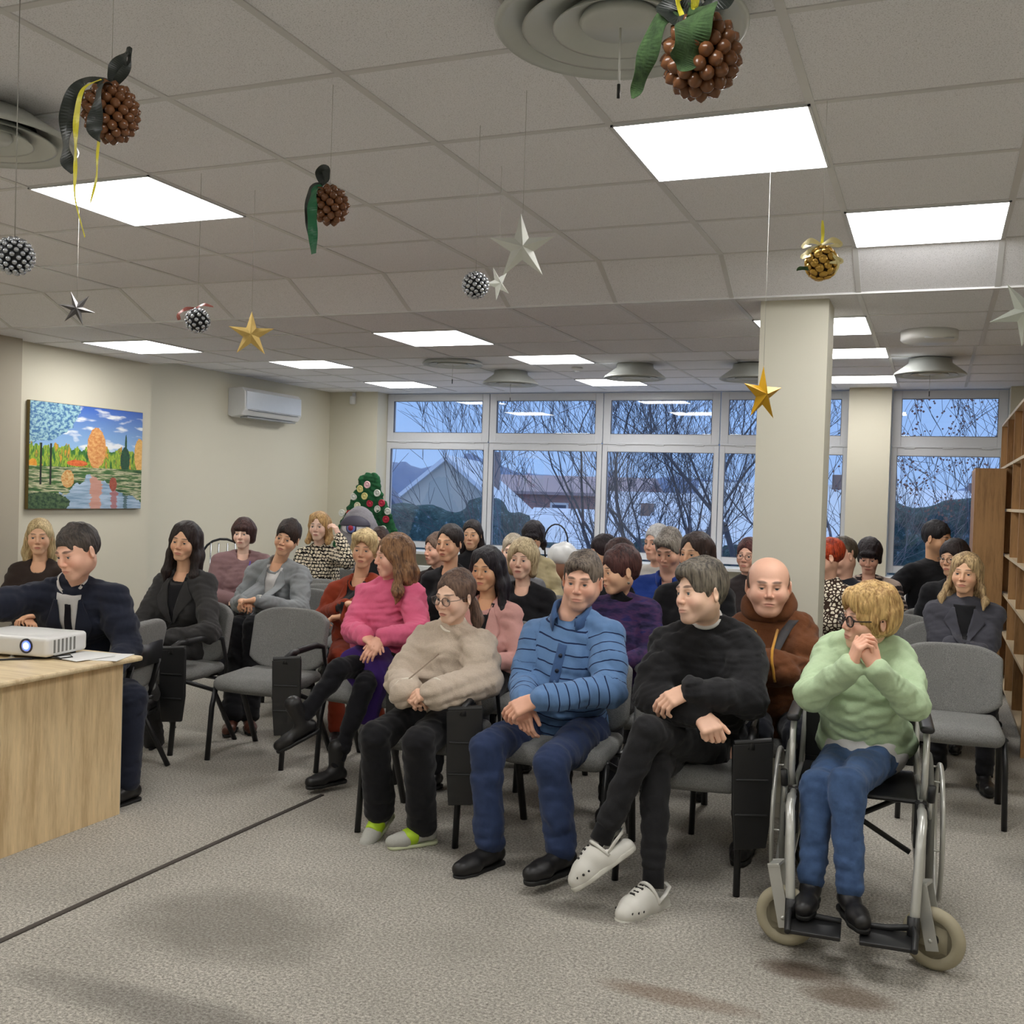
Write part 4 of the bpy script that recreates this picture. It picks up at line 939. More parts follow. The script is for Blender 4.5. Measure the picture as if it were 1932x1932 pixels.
# ---------------------------------------------------------------- painting
def paint_mat():
    m, t, b = nt('landscape_paint'); tc = N(t, 'ShaderNodeTexCoord'); sp = N(t, 'ShaderNodeSeparateXYZ'); t.links.new(tc.outputs['Object'], sp.inputs[0])
    u = math_(t, 'DIVIDE', sp.outputs[1], 1.17); v = math_(t, 'DIVIDE', sp.outputs[2], .80)   # 0..1, v up
    vec = N(t, 'ShaderNodeCombineXYZ'); t.links.new(u, vec.inputs[0]); t.links.new(v, vec.inputs[1]); P_ = vec.outputs[0]
    nz = noise_tex(t, P_, 9, 4, .6); nf = noise_tex(t, P_, 34, 4, .7)
    mp = N(t, 'ShaderNodeMapping'); mp.inputs['Scale'].default_value = (22, 4.5, 1); t.links.new(P_, mp.inputs['Vector']); nv = noise_tex(t, mp.outputs[0], 1, 3, .6)
    mh = N(t, 'ShaderNodeMapping'); mh.inputs['Scale'].default_value = (4, 30, 1); t.links.new(P_, mh.inputs['Vector']); nh = noise_tex(t, mh.outputs[0], 1, 4, .6)
    mc = N(t, 'ShaderNodeMapping'); mc.inputs['Scale'].default_value = (4, 9, 1); mc.inputs['Location'].default_value = (.3, .6, 0); t.links.new(P_, mc.inputs['Vector']); ncl = noise_tex(t, mc.outputs[0], 1.2, 3, .4)
    sky = mixc(t, ramp(t, ncl, [(.54, 0.), (.62, 1.)]), ramp(t, v, [(.55, lin((150, 190, 225))), (1., lin((52, 96, 186)))]), lin((232, 236, 240)))
    leaf = mixc(t, ramp(t, nf, [(.44, 0.), (.56, 1.)]), lin((60, 110, 160)), lin((160, 200, 206)))
    d = math_(t, 'ADD', math_(t, 'POWER', math_(t, 'DIVIDE', u, .42), 2.), math_(t, 'POWER', math_(t, 'DIVIDE', math_(t, 'SUBTRACT', 1.0, v), .38), 2.))
    sky = mixc(t, math_(t, 'LESS_THAN', math_(t, 'ADD', d, math_(t, 'MULTIPLY', nz, .5)), 1.25), sky, leaf)
    forest = ramp(t, nv, [(.3, lin((28, 70, 40))), (.42, lin((60, 120, 44))), (.5, lin((168, 190, 54))), (.56, lin((70, 130, 50))), (.63, lin((222, 160, 56))), (.7, lin((40, 90, 50)))])
    fl = math_(t, 'ADD', .60, math_(t, 'MULTIPLY', math_(t, 'SUBTRACT', nv, .5), .22))
    col = mixc(t, math_(t, 'LESS_THAN', v, fl), sky, forest)
    def ellip(cx, cy, rx, ry, c1, c2, sc=1.):
        nonlocal col
        a = math_(t, 'DIVIDE', math_(t, 'SUBTRACT', u, cx), rx); b_ = math_(t, 'DIVIDE', math_(t, 'SUBTRACT', v, cy), ry)
        q = math_(t, 'ADD', math_(t, 'MULTIPLY', a, a), math_(t, 'MULTIPLY', b_, b_)); q = math_(t, 'ADD', q, math_(t, 'MULTIPLY', math_(t, 'SUBTRACT', nf, .5), .7))
        col = mixc(t, math_(t, 'LESS_THAN', q, 1.), col, mixc(t, ramp(t, nf, [(.4, 0.), (.6, 1.)]), lin(c1), lin(c2)))
    ellip(.57, .60, .085, .2, (206, 130, 66), (230, 176, 110)); ellip(.84, .5, .045, .13, (28, 66, 44), (40, 84, 50)); ellip(.845, .64, .01, .12, (30, 66, 44), (40, 84, 50)); ellip(.98, .56, .05, .17, (214, 160, 80), (236, 190, 110)); ellip(.03, .42, .035, .05, (220, 140, 40), (236, 170, 60))
    ellip(.40, .445, .09, .03, (206, 86, 38), (230, 120, 60))
    ground = ramp(t, nh, [(.36, lin((34, 66, 36))), (.47, lin((70, 112, 52))), (.54, lin((206, 200, 164))), (.6, lin((56, 90, 46)))])
    col = mixc(t, math_(t, 'LESS_THAN', v, .405), col, ground)
    # pond, widening towards the viewer
    pw = math_(t, 'ADD', math_(t, 'MULTIPLY', math_(t, 'SUBTRACT', .34, v), 1.5), math_(t, 'MULTIPLY', math_(t, 'SUBTRACT', nz, .5), .35))
    inp = math_(t, 'LESS_THAN', math_(t, 'ABSOLUTE', math_(t, 'SUBTRACT', u, math_(t, 'ADD', .52, math_(t, 'MULTIPLY', math_(t, 'SUBTRACT', .3, v), .45)))), pw)
    wat = mixc(t, ramp(t, nh, [(.4, 0.), (.62, 1.)]), lin((176, 196, 216)), lin((120, 150, 176)))
    def band(cx, w, c):
        nonlocal wat
        wat = mixc(t, math_(t, 'MULTIPLY', math_(t, 'LESS_THAN', math_(t, 'ABSOLUTE', math_(t, 'SUBTRACT', u, cx)), math_(t, 'ADD', w, math_(t, 'MULTIPLY', math_(t, 'SUBTRACT', nh, .5), .12))), .75), wat, lin(c))
    band(.57, .05, (214, 140, 100)); band(.74, .03, (176, 90, 74)); band(.85, .012, (50, 80, 70)); col = mixc(t, inp, col, wat)
    ellip(.32, .29, .055, .085, (196, 130, 60), (220, 190, 130)); ellip(.73, .25, .035, .07, (150, 70, 54), (166, 90, 64)); ellip(.12, .06, .22, .1, (30, 60, 40), (86, 110, 70))
    for cx, w_ in ((.095, .008), (.175, .008)):
        mk = math_(t, 'MULTIPLY', math_(t, 'LESS_THAN', math_(t, 'ABSOLUTE', math_(t, 'SUBTRACT', u, cx)), w_), math_(t, 'MULTIPLY', math_(t, 'GREATER_THAN', v, .23), math_(t, 'LESS_THAN', v, .62))); col = mixc(t, mk, col, lin((24, 30, 22)))
    t.links.new(col, b.inputs['Base Color']); b.inputs['Roughness'].default_value = .45; bump(t, b, nf, .3, .003); return m
r = thing('landscape_painting', 'painting of autumn trees around a pond on the left wall', 'painting', (-6.215, 5.79, 1.35))
g = MB(); g.box((0, 0, 0), (.028, 1.18, .805)); g.build('stretcher', plain('canvas_edge', (120, 104, 60), .7), r)
g = MB(); g.box((.028, .003, .003), (.031, 1.177, .802)); g.build('canvas', paint_mat(), r)
# ---------------------------------------------------------------- split air conditioner
r = thing('air_conditioner', 'white split air conditioner high on the left wall', 'air conditioner', (-6.86, 9.5, 2.28))
g = MB(); pr = [(0, .02), (.0, .30), (.17, .31), (.21, .27), (.215, .08), (.17, .02), (.05, 0)]
g.prism([(a, b_) for a, b_ in pr][::-1], -.52, .52, 1); g.build('casing', WHITE, r, bevel=.008)
g = MB(); g.box((.2, -.50, .085), (.222, .50, .272)); g.build('front_panel', plain('ac_panel', (206, 212, 218), .18), r, bevel=.006)
g = MB(); g.box((.10, -.44, -.004), (.19, .44, .01)); g.build('air_flap', plain('ac_flap', (150, 152, 152), .4), r)
g = MB(); g.tube([(.2, -.48, .08), (.222, -.44, .075), (.222, .44, .075)], .004, 6); g.build('trim_strip', plain('ac_strip', (120, 126, 136), .3), r)
# ---------------------------------------------------------------- ceiling diffusers
def diffuser(x, y, z, D, label, drop=.0, rings=3):
    r = thing('ceiling_vent', label, 'air vent', (x, y, z), 0, 'round ceiling air vents'); R = D/2
    g = MB(); g.lathe([(R*.58, drop+.0), (R*.6, .05+drop*.3), (R*.97, .012), (R, 0), (R*.97, -.008), (R*.93, 0), (R*.66, .03), (R*.55, .05)][::-1], (0, 0, 0), 48); g.build('outer_cone', plain('vent_white', (196, 200, 196), .35), r, True)
    for k in range(1, rings):
        q = R*(.78-.24*(k-1)); g = MB(); g.lathe([(q*.6, .04), (q*.8, .022), (q*.97, .0), (q, -.006), (q*.96, -.004), (q*.75, .014), (q*.5, .034)][::-1], (0, 0, 0), 40); g.build('inner_cone', plain('vent_white', (196, 200, 196), .35), r, True)
    g = MB(); g.lathe([(0, .0), (R*.3, .002), (R*.33, .012), (R*.3, .03)][::-1], (0, 0, 0), 24); g.build('hub', plain('vent_white', (196, 200, 196), .35), r, True)
    g = MB(); g.lathe([(R*.6, .048), (0, .05)], (0, 0, 0), 32); g.build('duct', plain('vent_dark', (70, 74, 74), .8), r)
    return r
r1 = diffuser(-.72, 2.36, Z1-.062, .59, 'largest round vent at the top edge of the photo', .05); r2 = diffuser(-2.83, 2.43, Z1-.09, .58, 'round vent cut by the left edge, beside the big pinecone ball', .08)
for r_, L in ((r1, .13), ): g = MB(); g.tube([(0, 0, 0), (0, 0, -L)], .0025, 6); g.build('pull_rod', plain('rod_white', (214, 214, 210), .4), r_, True); g = MB(); g.tube([(0, 0, -L), (0, 0, -L-.032)], .004, 6); g.build('rod_tip', BPL, r_, True)
for x, y, z, lb, rod in ((-4.02, 8.42, Z1-.03, 'flat round vent at the far left of the far ceiling', 1), (-3.78, 9.2, Z1-.12, 'round vent in front of the first transom window', 1), (-2.47, 8.85, Z1-.12, 'round vent above the third transom window', 0), (-.08, 8.8, Z1-.13, 'round vent right of the column before the right window', 1), (-1.48, 8.95, Z1-.13, 'round vent half hidden behind the left side of the column', 0)):
    r_ = diffuser(x, y, z, .54, lb, .12)
    if rod: g = MB(); g.tube([(0, 0, 0), (0, 0, -.13)], .002, 6); g.build('pull_rod', plain('rod_white', (214, 214, 210), .4), r_, True); g = MB(); g.tube([(0, 0, -.13), (0, 0, -.17)], .004, 6); g.build('rod_tip', BPL, r_, True)
r = thing('ceiling_unit', 'white domed box on the lowered ceiling right of the column', 'ceiling unit', (-.07, 6.46, Z2))
g = MB(); g.lathe([(.155, 0), (.155, -.05), (.145, -.06), (0, -.066)], (0, 0, 0), 32); g.build('housing', WHITE, r, True); g = MB(); g.tube([(-.02, -.155, -.055), (.13, -.1, -.058)], .006, 6); g.build('clip', FRAME, r, True)
r = thing('smoke_detector', 'small white smoke detector on the far ceiling', 'smoke detector', (-3.05, 9.0, Z1)); g = MB(); g.lathe([(.05, 0), (.05, -.02), (.035, -.03)], (0, 0, 0), 20); g.build('base', WHITE, r, True); g = MB(); g.lathe([(.028, -.03), (.022, -.045), (0, -.048)], (0, 0, 0), 16); g.build('sensor', FRAME, r, True)
r = thing('motion_sensor', 'small motion sensor in the far left ceiling corner', 'sensor', (-6.52, YW-.01, 2.63)); V = Vol((-.07, -.1, -.08), (.07, .03, .08), .006); V.box((0, -.03, 0), (.03, .03, .05), .015, 0); v, f_, _ = V.mesh(); mesh_from('housing', v, f_, WHITE, r)
g = MB(); g.box((-.02, -.01, .03), (.02, .02, .09)); g.build('bracket', FRAME, r)
# ---------------------------------------------------------------- hanging decorations
STR = plain('white_string', (168, 166, 160), .7)
def hang(root, top, z, r=.0008, mat=None):
    r *= .75; g = MB(); g.tube([(0, 0, top), (0, 0, z-root.location[2])], r, 5); g.build('string', mat or STR, root, True)
def fib(n):
    for i in range(n):
        z = 1-2*(i+.5)/n; a = i*2.39996; q = math.sqrt(1-z*z); yield Vector((q*math.cos(a), q*math.sin(a), z))
def ball(name, label, loc, R, n, bead, mat, core, ztop, shape='round', cat='hanging ornament', grp=None, sr=.0008, squash=(1, 1, 1)):
    r = thing(name, label, cat, loc, 0, grp)
    g = MB(); g.lathe([(R*.86*math.sin(a), -R*.86*math.cos(a)) for a in np.linspace(0.02, math.pi-.02, 10)], (0, 0, 0), 16); c = g.build('core', core, r, True); c.scale = squash
    g = MB()
    if shape == 'round': g.lathe([(bead*math.sin(a), -bead*math.cos(a)) for a in np.linspace(0.02, math.pi-.02, 7)], (0, 0, 0), 10)
    elif shape == 'acorn': g.lathe([(bead*.2, -bead*1.0), (bead*.85, -bead*.6), (bead, 0), (bead*.9, bead*.5), (bead*.5, bead*.95), (0.001, bead*1.22)], (0, 0, 0), 10)
    elif shape == 'disc': g.lathe([(bead*.6, -.004), (bead, .0), (bead*.9, .004), (0.001, .006)], (0, 0, 0), 8)
    pn = {'acorn': 'acorn', 'disc': 'pinecone_scale'}.get(shape, 'bead'); first = None; random.seed(n)
    for v in fib(n):
        if first is None: o = g.build(pn, mat, r, True); first = o
        else: o = new_obj(pn, first.data, r)
        p = Vector((v.x*squash[0], v.y*squash[1], v.z*squash[2]))*R; q = v.to_track_quat('Z', 'Y')
        o.matrix_local = Matrix.Translation(p) @ q.to_matrix().to_4x4() @ Matrix.Rotation(random.uniform(-.3, .3), 4, 'X')
    hang(r, R*squash[2], ztop, sr); return r
def ribbon(root, pts, w, mat, name='ribbon', nrm=(.3, -1, 0)):
    """a thin band through the points, tapering to its ends; w = half width or list"""
    pts = [Vector(p) for p in pts]; n = len(pts); vs = []; fs = []; ww = w if hasattr(w, '__len__') else [w]*n
    S = []; W = []
    for i in range(n-1):
        for k in range(10):
            t = k/10.; p0, p1, p2, p3 = pts[max(i-1, 0)], pts[i], pts[i+1], pts[min(i+2, n-1)]
            S.append(.5*((2*p1)+(p2-p0)*t+(2*p0-5*p1+4*p2-p3)*t*t+(3*p1-p0-3*p2+p3)*t**3)); W.append(ww[i]*(1-t)+ww[i+1]*t)
    S.append(pts[-1]); W.append(ww[-1]); nr = Vector(nrm).normalized()
    for i, p in enumerate(S):
        tg = (S[min(i+1, len(S)-1)]-S[max(i-1, 0)]).normalized(); sd = tg.cross(nr).normalized(); sd = Matrix.Rotation(.75*math.sin(i*.23+len(pts)), 3, tg) @ sd; nn = sd.cross(tg)
        for a, b in ((-1, 0), (0, .18), (1, 0)): vs.append(p+sd*W[i]*a+nn*W[i]*b*.15)
    for i in range(len(S)-1):
        for k in range(2): fs.append((i*3+k, i*3+k+1, (i+1)*3+k+1, (i+1)*3+k))
    o = mesh_from(name, vs, fs, mat, root, False); m = o.modifiers.new('solid', 'SOLIDIFY'); m.thickness = .0007; return o
BROWN = plain('acorn_brown', (112, 72, 44), .22); DCORE = plain('dark_core', (34, 26, 22), .8); SILV = plain('silver_paint', (186, 190, 196), .22, .85); GOLD = plain('gold_paint', (196, 156, 74), .3, .7)
DRIB = plain('dark_ribbon', (40, 46, 42), .45); GRIB = plain('green_ribbon', (30, 104, 66), .4); LRIB = cloth('leaf_ribbon', (92, 124, 76), (48, 66, 44), .9, 60); YRIB = plain('yellow_ribbon', (226, 216, 60), .4)
r = ball('acorn_ball', 'acorn ball with black bow and long yellow ribbons, upper left', (-1.672, 1.764, 2.37), .049, 88, .0112, BROWN, DCORE, Z1, 'acorn', grp='acorn balls', squash=(1, 1, 1.12))
ribbon(r, [(.008, -.02, .055), (-.03, -.04, .058), (-.062, -.045, .02), (-.078, -.045, -.04), (-.082, -.04, -.10), (-.07, -.035, -.135)], [.008, .014, .018, .019, .019, .002], DRIB)
ribbon(r, [(.01, -.02, .055), (.024, -.058, .03), (.022, -.066, -.03), (.018, -.064, -.06), (.03, -.06, -.085)], [.012, .016, .015, .016, .001], DRIB)
ribbon(r, [(.01, -.01, .055), (.022, -.01, .085), (.045, -.01, .112), (.055, -.01, .12), (.05, -.008, .09), (.02, -.008, .06)], [.008, .018, .016, .008, .012, .008], DRIB, 'bow_loop')
ribbon(r, [(.0, -.03, .06), (-.02, -.06, .03), (-.03, -.066, -.03), (-.033, -.064, -.09), (-.036, -.06, -.14), (-.034, -.06, -.2), (-.008, -.058, -.28)], [.003, .004, .006, .006, .004, .0015, .002], YRIB)
ribbon(r, [(-.01, -.02, -.045), (-.006, -.03, -.10), (-.008, -.03, -.15), (-.022, -.03, -.2)], [.003, .003, .004, .001], YRIB)
r = ball('acorn_ball', 'acorn ball with one long green ribbon hanging down, left of centre', (-1.641, 2.589, 2.388), .044, 60, .0118, BROWN, DCORE, Z1, 'acorn', grp='acorn balls', squash=(1, 1, 1.05))
ribbon(r, [(-.02, -.01, .05), (-.018, -.052, .03), (-.018, -.062, -.02), (-.016, -.06, -.08), (-.014, -.055, -.15)], [.008, .015, .014, .014, .013], GRIB)
ribbon(r, [(-.02, -.01, .055), (-.05, -.02, .045), (-.062, -.02, .0), (-.062, -.02, -.05), (-.056, -.02, -.09)], [.008, .014, .008, .005, .001], DRIB)
ribbon(r, [(-.02, -.01, .055), (-.03, -.01, .09), (-.012, -.01, .1), (-.008, -.01, .075), (-.02, -.01, .055)], [.005, .014, .014, .01, .004], DRIB, 'bow_loop')
r = ball('acorn_ball', 'largest acorn ball with wide green leaf ribbons, top edge right of centre', (-.39, 1.743, 2.318), .054, 76, .0132, BROWN, DCORE, Z1, 'acorn', grp='acorn balls', squash=(1, 1, 1.05))
ribbon(r, [(.0, -.03, .07), (.012, -.06, .05), (.0, -.072, .01), (-.012, -.07, -.03), (-.022, -.066, -.045)], [.012, .028, .03, .026, .004], LRIB)
ribbon(r, [(-.01, -.02, .07), (-.06, -.03, .06), (-.085, -.03, .0), (-.10, -.03, -.05), (-.108, -.03, -.068)], [.01, .02, .018, .012, .003], LRIB)
ribbon(r, [(.0, -.02, .07), (-.03, -.03, .09), (-.05, -.03, .07), (-.03, -.04, .05), (.0, -.03, .06)], [.008, .02, .022, .018, .008], DRIB, 'bow_loop'); ribbon(r, [(.0, -.02, .07), (.03, -.02, .085), (.06, -.02, .12), (.04, -.02, .09)], [.008, .024, .02, .008], DRIB, 'bow_loop')
ribbon(r, [(-.02, -.062, .045), (-.026, -.066, .07), (-.005, -.06, .075), (-.002, -.05, .06), (.006, -.04, .11), (.0, -.03, .16)], [.004, .005, .005, .005, .004, .003], YRIB)
ball('bead_ball', 'dark ball studded with silver beads, cut by the left edge', (-2.02, 1.836, 2.098), .040, 98, .0064, SILV, plain('black_core', (24, 24, 28), .6), Z1, 'round', grp='silver bead balls', sr=.0016)
r = ball('bead_ball', 'silver bead ball with a loose red ribbon above the painting', (-2.574, 3.178, 2.185), .042, 60, .008, SILV, plain('black_core', (24, 24, 28), .6), Z1, 'disc', grp='silver bead balls', sr=.0012)
RRIB = plain('red_ribbon', (196, 116, 108), .4); ribbon(r, [(0, -.01, .045), (-.03, -.03, .04), (-.055, -.04, .02), (-.06, -.03, .0)], [.003, .007, .008, .006], RRIB); ribbon(r, [(0, -.01, .045), (.04, -.02, .055), (.085, -.02, .045)], [.003, .007, .002], RRIB)
ball('bead_ball', 'small silver ball beside the big silver star, centre', (-1.37, 3.019, 2.231), .038, 80, .0075, SILV, plain('black_core', (24, 24, 28), .6), Z1, 'disc', grp='silver bead balls')
r = ball('pinecone_ball', 'small gold pinecone ball with cream bow near the column', (-.329, 3.118, 2.265), .042, 50, .013, GOLD, plain('gold_core', (96, 70, 34), .5), Z1, 'disc', squash=(1, 1, 1.1), sr=.0006)
CRIB = plain('cream_ribbon', (226, 214, 160), .5)
for a in ((-.05, -.01, .062, -.03), (.05, -.01, .06, -.03), (-.05, -.02, .03, .01), (.055, -.02, .01, 0)): ribbon(r, [(0, -.02, .048), (a[0]*.6, a[1]-.01, a[2]), (a[0], a[1], a[2]-.012), (a[0]*.5, a[1]-.03, a[2]-.02)], [.003, .008, .008, .002], CRIB, 'bow_loop')
ribbon(r, [(0, -.01, .05), (.002, -.01, .08), (.0, -.01, .12)], [.004, .005, .004], YRIB); ribbon(r, [(.03, -.03, .02), (.05, -.03, -.01), (.04, -.03, -.04)], [.004, .004, .001], CRIB); ribbon(r, [(-.03, -.03, -.02), (-.055, -.03, -.018), (-.065, -.03, -.024)], [.005, .006, .001], LRIB)
def star(label, loc, R, mat, n=5, rot=0., yaw=0., depth=.22, inner=.36, tilt=0., grp='hanging folded paper stars', sr=.0008, hide_string=False):
    r = thing('paper_star', label, 'paper star', loc, yaw, grp); vs = [(0, -R*depth, 0), (0, R*depth, 0)]; fs = []
    for k in range(2*n):
        a = math.pi/2+rot+math.pi*k/n; q = R if k % 2 == 0 else R*inner; vs.append((q*math.cos(a), 0, q*math.sin(a)))
    for k in range(2*n): a, b = 2+k, 2+(k+1) % (2*n); fs += [(0, a, b), (1, b, a)]
    o = mesh_from('folded_star', vs, fs, mat, r, False)
    g = MB(); g.tube([(0, -R*depth, 0), (R*.9*math.cos(math.pi/2+rot), 0, R*.9*math.sin(math.pi/2+rot))], .0012, 5); g.build('fold_ridge', mat, r, True)
    if not hide_string: hang(r, R*math.sin(math.pi/2+rot)*1. if abs(rot) < .3 else R*.6, Z1 if loc[1] < 5 else Z2, sr)
    return r
SST = plain('silver_card', (206, 208, 200), .35, .3); GST = plain('gold_card', (222, 190, 112), .4, .35); YST = plain('yellow_card', (206, 158, 34), .32, .4); DST = plain('dark_silver_card', (92, 90, 90), .35, .5); WST = plain('pale_card', (196, 202, 192), .4, .2)
star('largest silver paper star hanging at the centre', (-1.126, 2.795, 2.283), .098, SST, 5, .06, .45)
star('small silver star behind and below the largest star', (-1.462, 3.415, 2.318), .062, SST, 5, .5, 1.2)
star('dark silver six-pointed star above the painting', (-3.377, 3.395, 2.298), .075, DST, 6, .35, .6, .2, .32)
star('pale gold paper star left of centre', (-2.51, 3.42, 2.168), .092, GST, 5, 0., .55)
star('deep yellow paper star before the column', (-.566, 3.663, 1.945), .098, YST, 5, .0, .98)
star('pale green-white star cut by the right edge', (.19, 2.887, 2.066), .085, WST, 5, .55, -.1, .25, .34)
# ---------------------------------------------------------------- craft tree with a big one-eyed grey figure
GRN = cloth('green_felt', (46, 112, 66), (26, 66, 42), .9, 30); r = thing('craft_tree', 'arched green tree board with coloured discs in the far corner', 'decoration', (-5.93, 10.32, 0))
V = Vol((-.5, -.1, .6), (.55, .1, 1.9), .012)
for z in np.linspace(.75, 1.62, 12): w = .42-.34*max(0, (z-.95)/.75)**1.1; V.box((0, 0, z), (max(w, .08), .02, .07), .02, .04)
V.ell((.02, 0, 1.66), (.13, .025, .09), .04); V.noise(.012, 50, 4); v, f_, _ = V.mesh(); mesh_from('board', v, f_, GRN, r)
g = MB(); g.box((-.02, -.02, 0), (.02, .02, .8)); g.box((-.25, -.15, 0), (.25, .15, .02)); g.build('stand', OAK, r)
dc = [(226, 222, 190), (214, 216, 206), (240, 196, 200), (190, 44, 44), (226, 214, 140), (222, 224, 214), (186, 36, 66), (210, 220, 200)]
px2 = [(.0, 1.62, 2), (-.09, 1.57, 4), (-.17, 1.48, 1), (-.03, 1.49, 4), (.13, 1.53, 1), (-.12, 1.38, 0), (.04, 1.41, 6), (.19, 1.42, 6), (.14, 1.35, 1), (-.32, 1.29, 5), (-.22, 1.29, 3), (-.28, 1.16, 0), (.25, 1.24, 6), (.22, 1.13, 5), (.27, 1.33, 1), (-.1, 1.27, 5)]
for x, z, c in px2:
    M = Matrix.Translation((x, -.03, z)) @ Matrix.Rotation(math.pi/2, 4, 'X'); g = MB(); g.lathe([(.04, -.006), (.042, .006), (.034, .016), (.03, .008), (.016, .008), (.012, .014), (0, .014)], (0, 0, 0), 14, 0, M); g.build('paper_disc', plain('disc_%d' % c, dc[c], .6), r, True)
r = thing('one_eyed_figure', 'grey domed craft figure with one big blue and red eye', 'figure', (-5.86, 10.02, .72)); 
V = Vol((-.35, -.3, -.1), (.35, .3, .8), .011); V.ell((0, 0, .3), (.23, .16, .36), .0); V.noise(.006, 40, 2, (1, 1, 1.5)); v, f_, _ = V.mesh(); mesh_from('body', v, f_, cloth('grey_felt', (150, 146, 150), (110, 106, 112), .5, 50), r)
V = Vol((-.3, -.3, .2), (.3, .1, .7), .008); V.ell((0, -.09, .44), (.185, .1, .12), .0); V.box((0, -.1, .33), (.3, .3, .115), .0, .01, 's'); v, f_, _ = V.mesh(); mesh_from('eyelid', v, f_, plain('lid_dark', (66, 62, 76), .6), r)
V = Vol((-.3, -.3, .2), (.3, .1, .7), .008); V.ell((0, -.085, .42), (.16, .095, .085), .0); v, f_, _ = V.mesh(); o = mesh_from('eyeball', v, f_, plain('eye_white', (222, 218, 220), .4), r)
M = Matrix.Translation((0, -.172, .425)) @ Matrix.Rotation(math.pi/2, 4, 'X')
for nm, R0, c, h0 in (('iris_rim', .068, (36, 34, 66), .004), ('iris', .055, (120, 134, 200), .010), ('pupil', .032, (170, 32, 60), .016)): g = MB(); g.lathe([(R0, -.02), (R0*.95, h0), (0, h0+.004)], (0, 0, 0), 20, 0, M); g.build(nm, plain(nm, c, .4), o, True)
# small things by the windows
r = thing('wicker_basket', 'basket with a tall thin hoop handle and white cloth by the window', 'basket', (-3.35, 9.5, .72))
V = Vol((-.25, -.2, .1), (.3, .2, .5), .01); V.ell((.06, 0, .27), (.15, .12, .12), .0); V.ell((.16, 0, .22), (.08, .08, .08), .05); V.noise(.02, 22, 7); v, f_, _ = V.mesh(); mesh_from('white_cloth', v, f_, WHITEC if 'WHITEC' in globals() else WHITE, r)
g = MB(); g.tube([(-.13+.0, 0, .2)]+[(-.03+.12*math.cos(a), 0, .4+.17*math.sin(a)) for a in np.linspace(math.pi, 0, 12)]+[(.09, 0, .2)], .008, 6); g.build('handle', BPL, r, True)
g = MB(); g.lathe([(.13, 0), (.17, .2), (.16, .2), (.12, .01)], (0, 0, 0), 20); g.build('bowl', plain('wicker', (120, 78, 54), .7), r, True)
r = thing('low_table', 'low table by the window holding the basket', 'table', (-3.35, 9.55, 0)); g = MB(); g.box((-.4, -.3, .69), (.4, .3, .72)); g.build('table_top', OAK, r)
for sx in (-1, 1):
    for sy in (-1, 1): g = MB(); g.tube([(sx*.36, sy*.26, 0), (sx*.36, sy*.26, .69)], .018, 8); g.build('leg', OAK, r, True)
r = thing('metal_chair', 'black metal chair with a barred round back against the left wall', 'chair', (-5.98, 7.75, 0), .5)
g = MB(); g.tube([(-.19, .2, .45), (-.19, .24, .85)]+[(.19*math.cos(a), .26, .9+.17*math.sin(a)) for a in np.linspace(math.pi, 0, 10)]+[(.19, .24, .85), (.19, .2, .45)], .011, 8); g.build('back_frame', BLK, r, True)
for x in (-.11, -.04, .04, .11): g = MB(); g.tube([(x, .2, .45), (x, .25, 1.03)], .007, 6); g.build('back_bar', plain('chrome', (180, 182, 186), .2, .9), r, True)
g = MB(); g.lathe([(.2, 0), (.21, .02), (.2, .04)], (0, 0, .43), 24); g.build('seat', FAB, r, True)
for sx in (-1, 1):
    for sy in (-1, 1): g = MB(); g.tube([(sx*.19, sy*.19, 0), (sx*.15, sy*.15, .44)], .011, 8); g.build('leg', BLK, r, True)
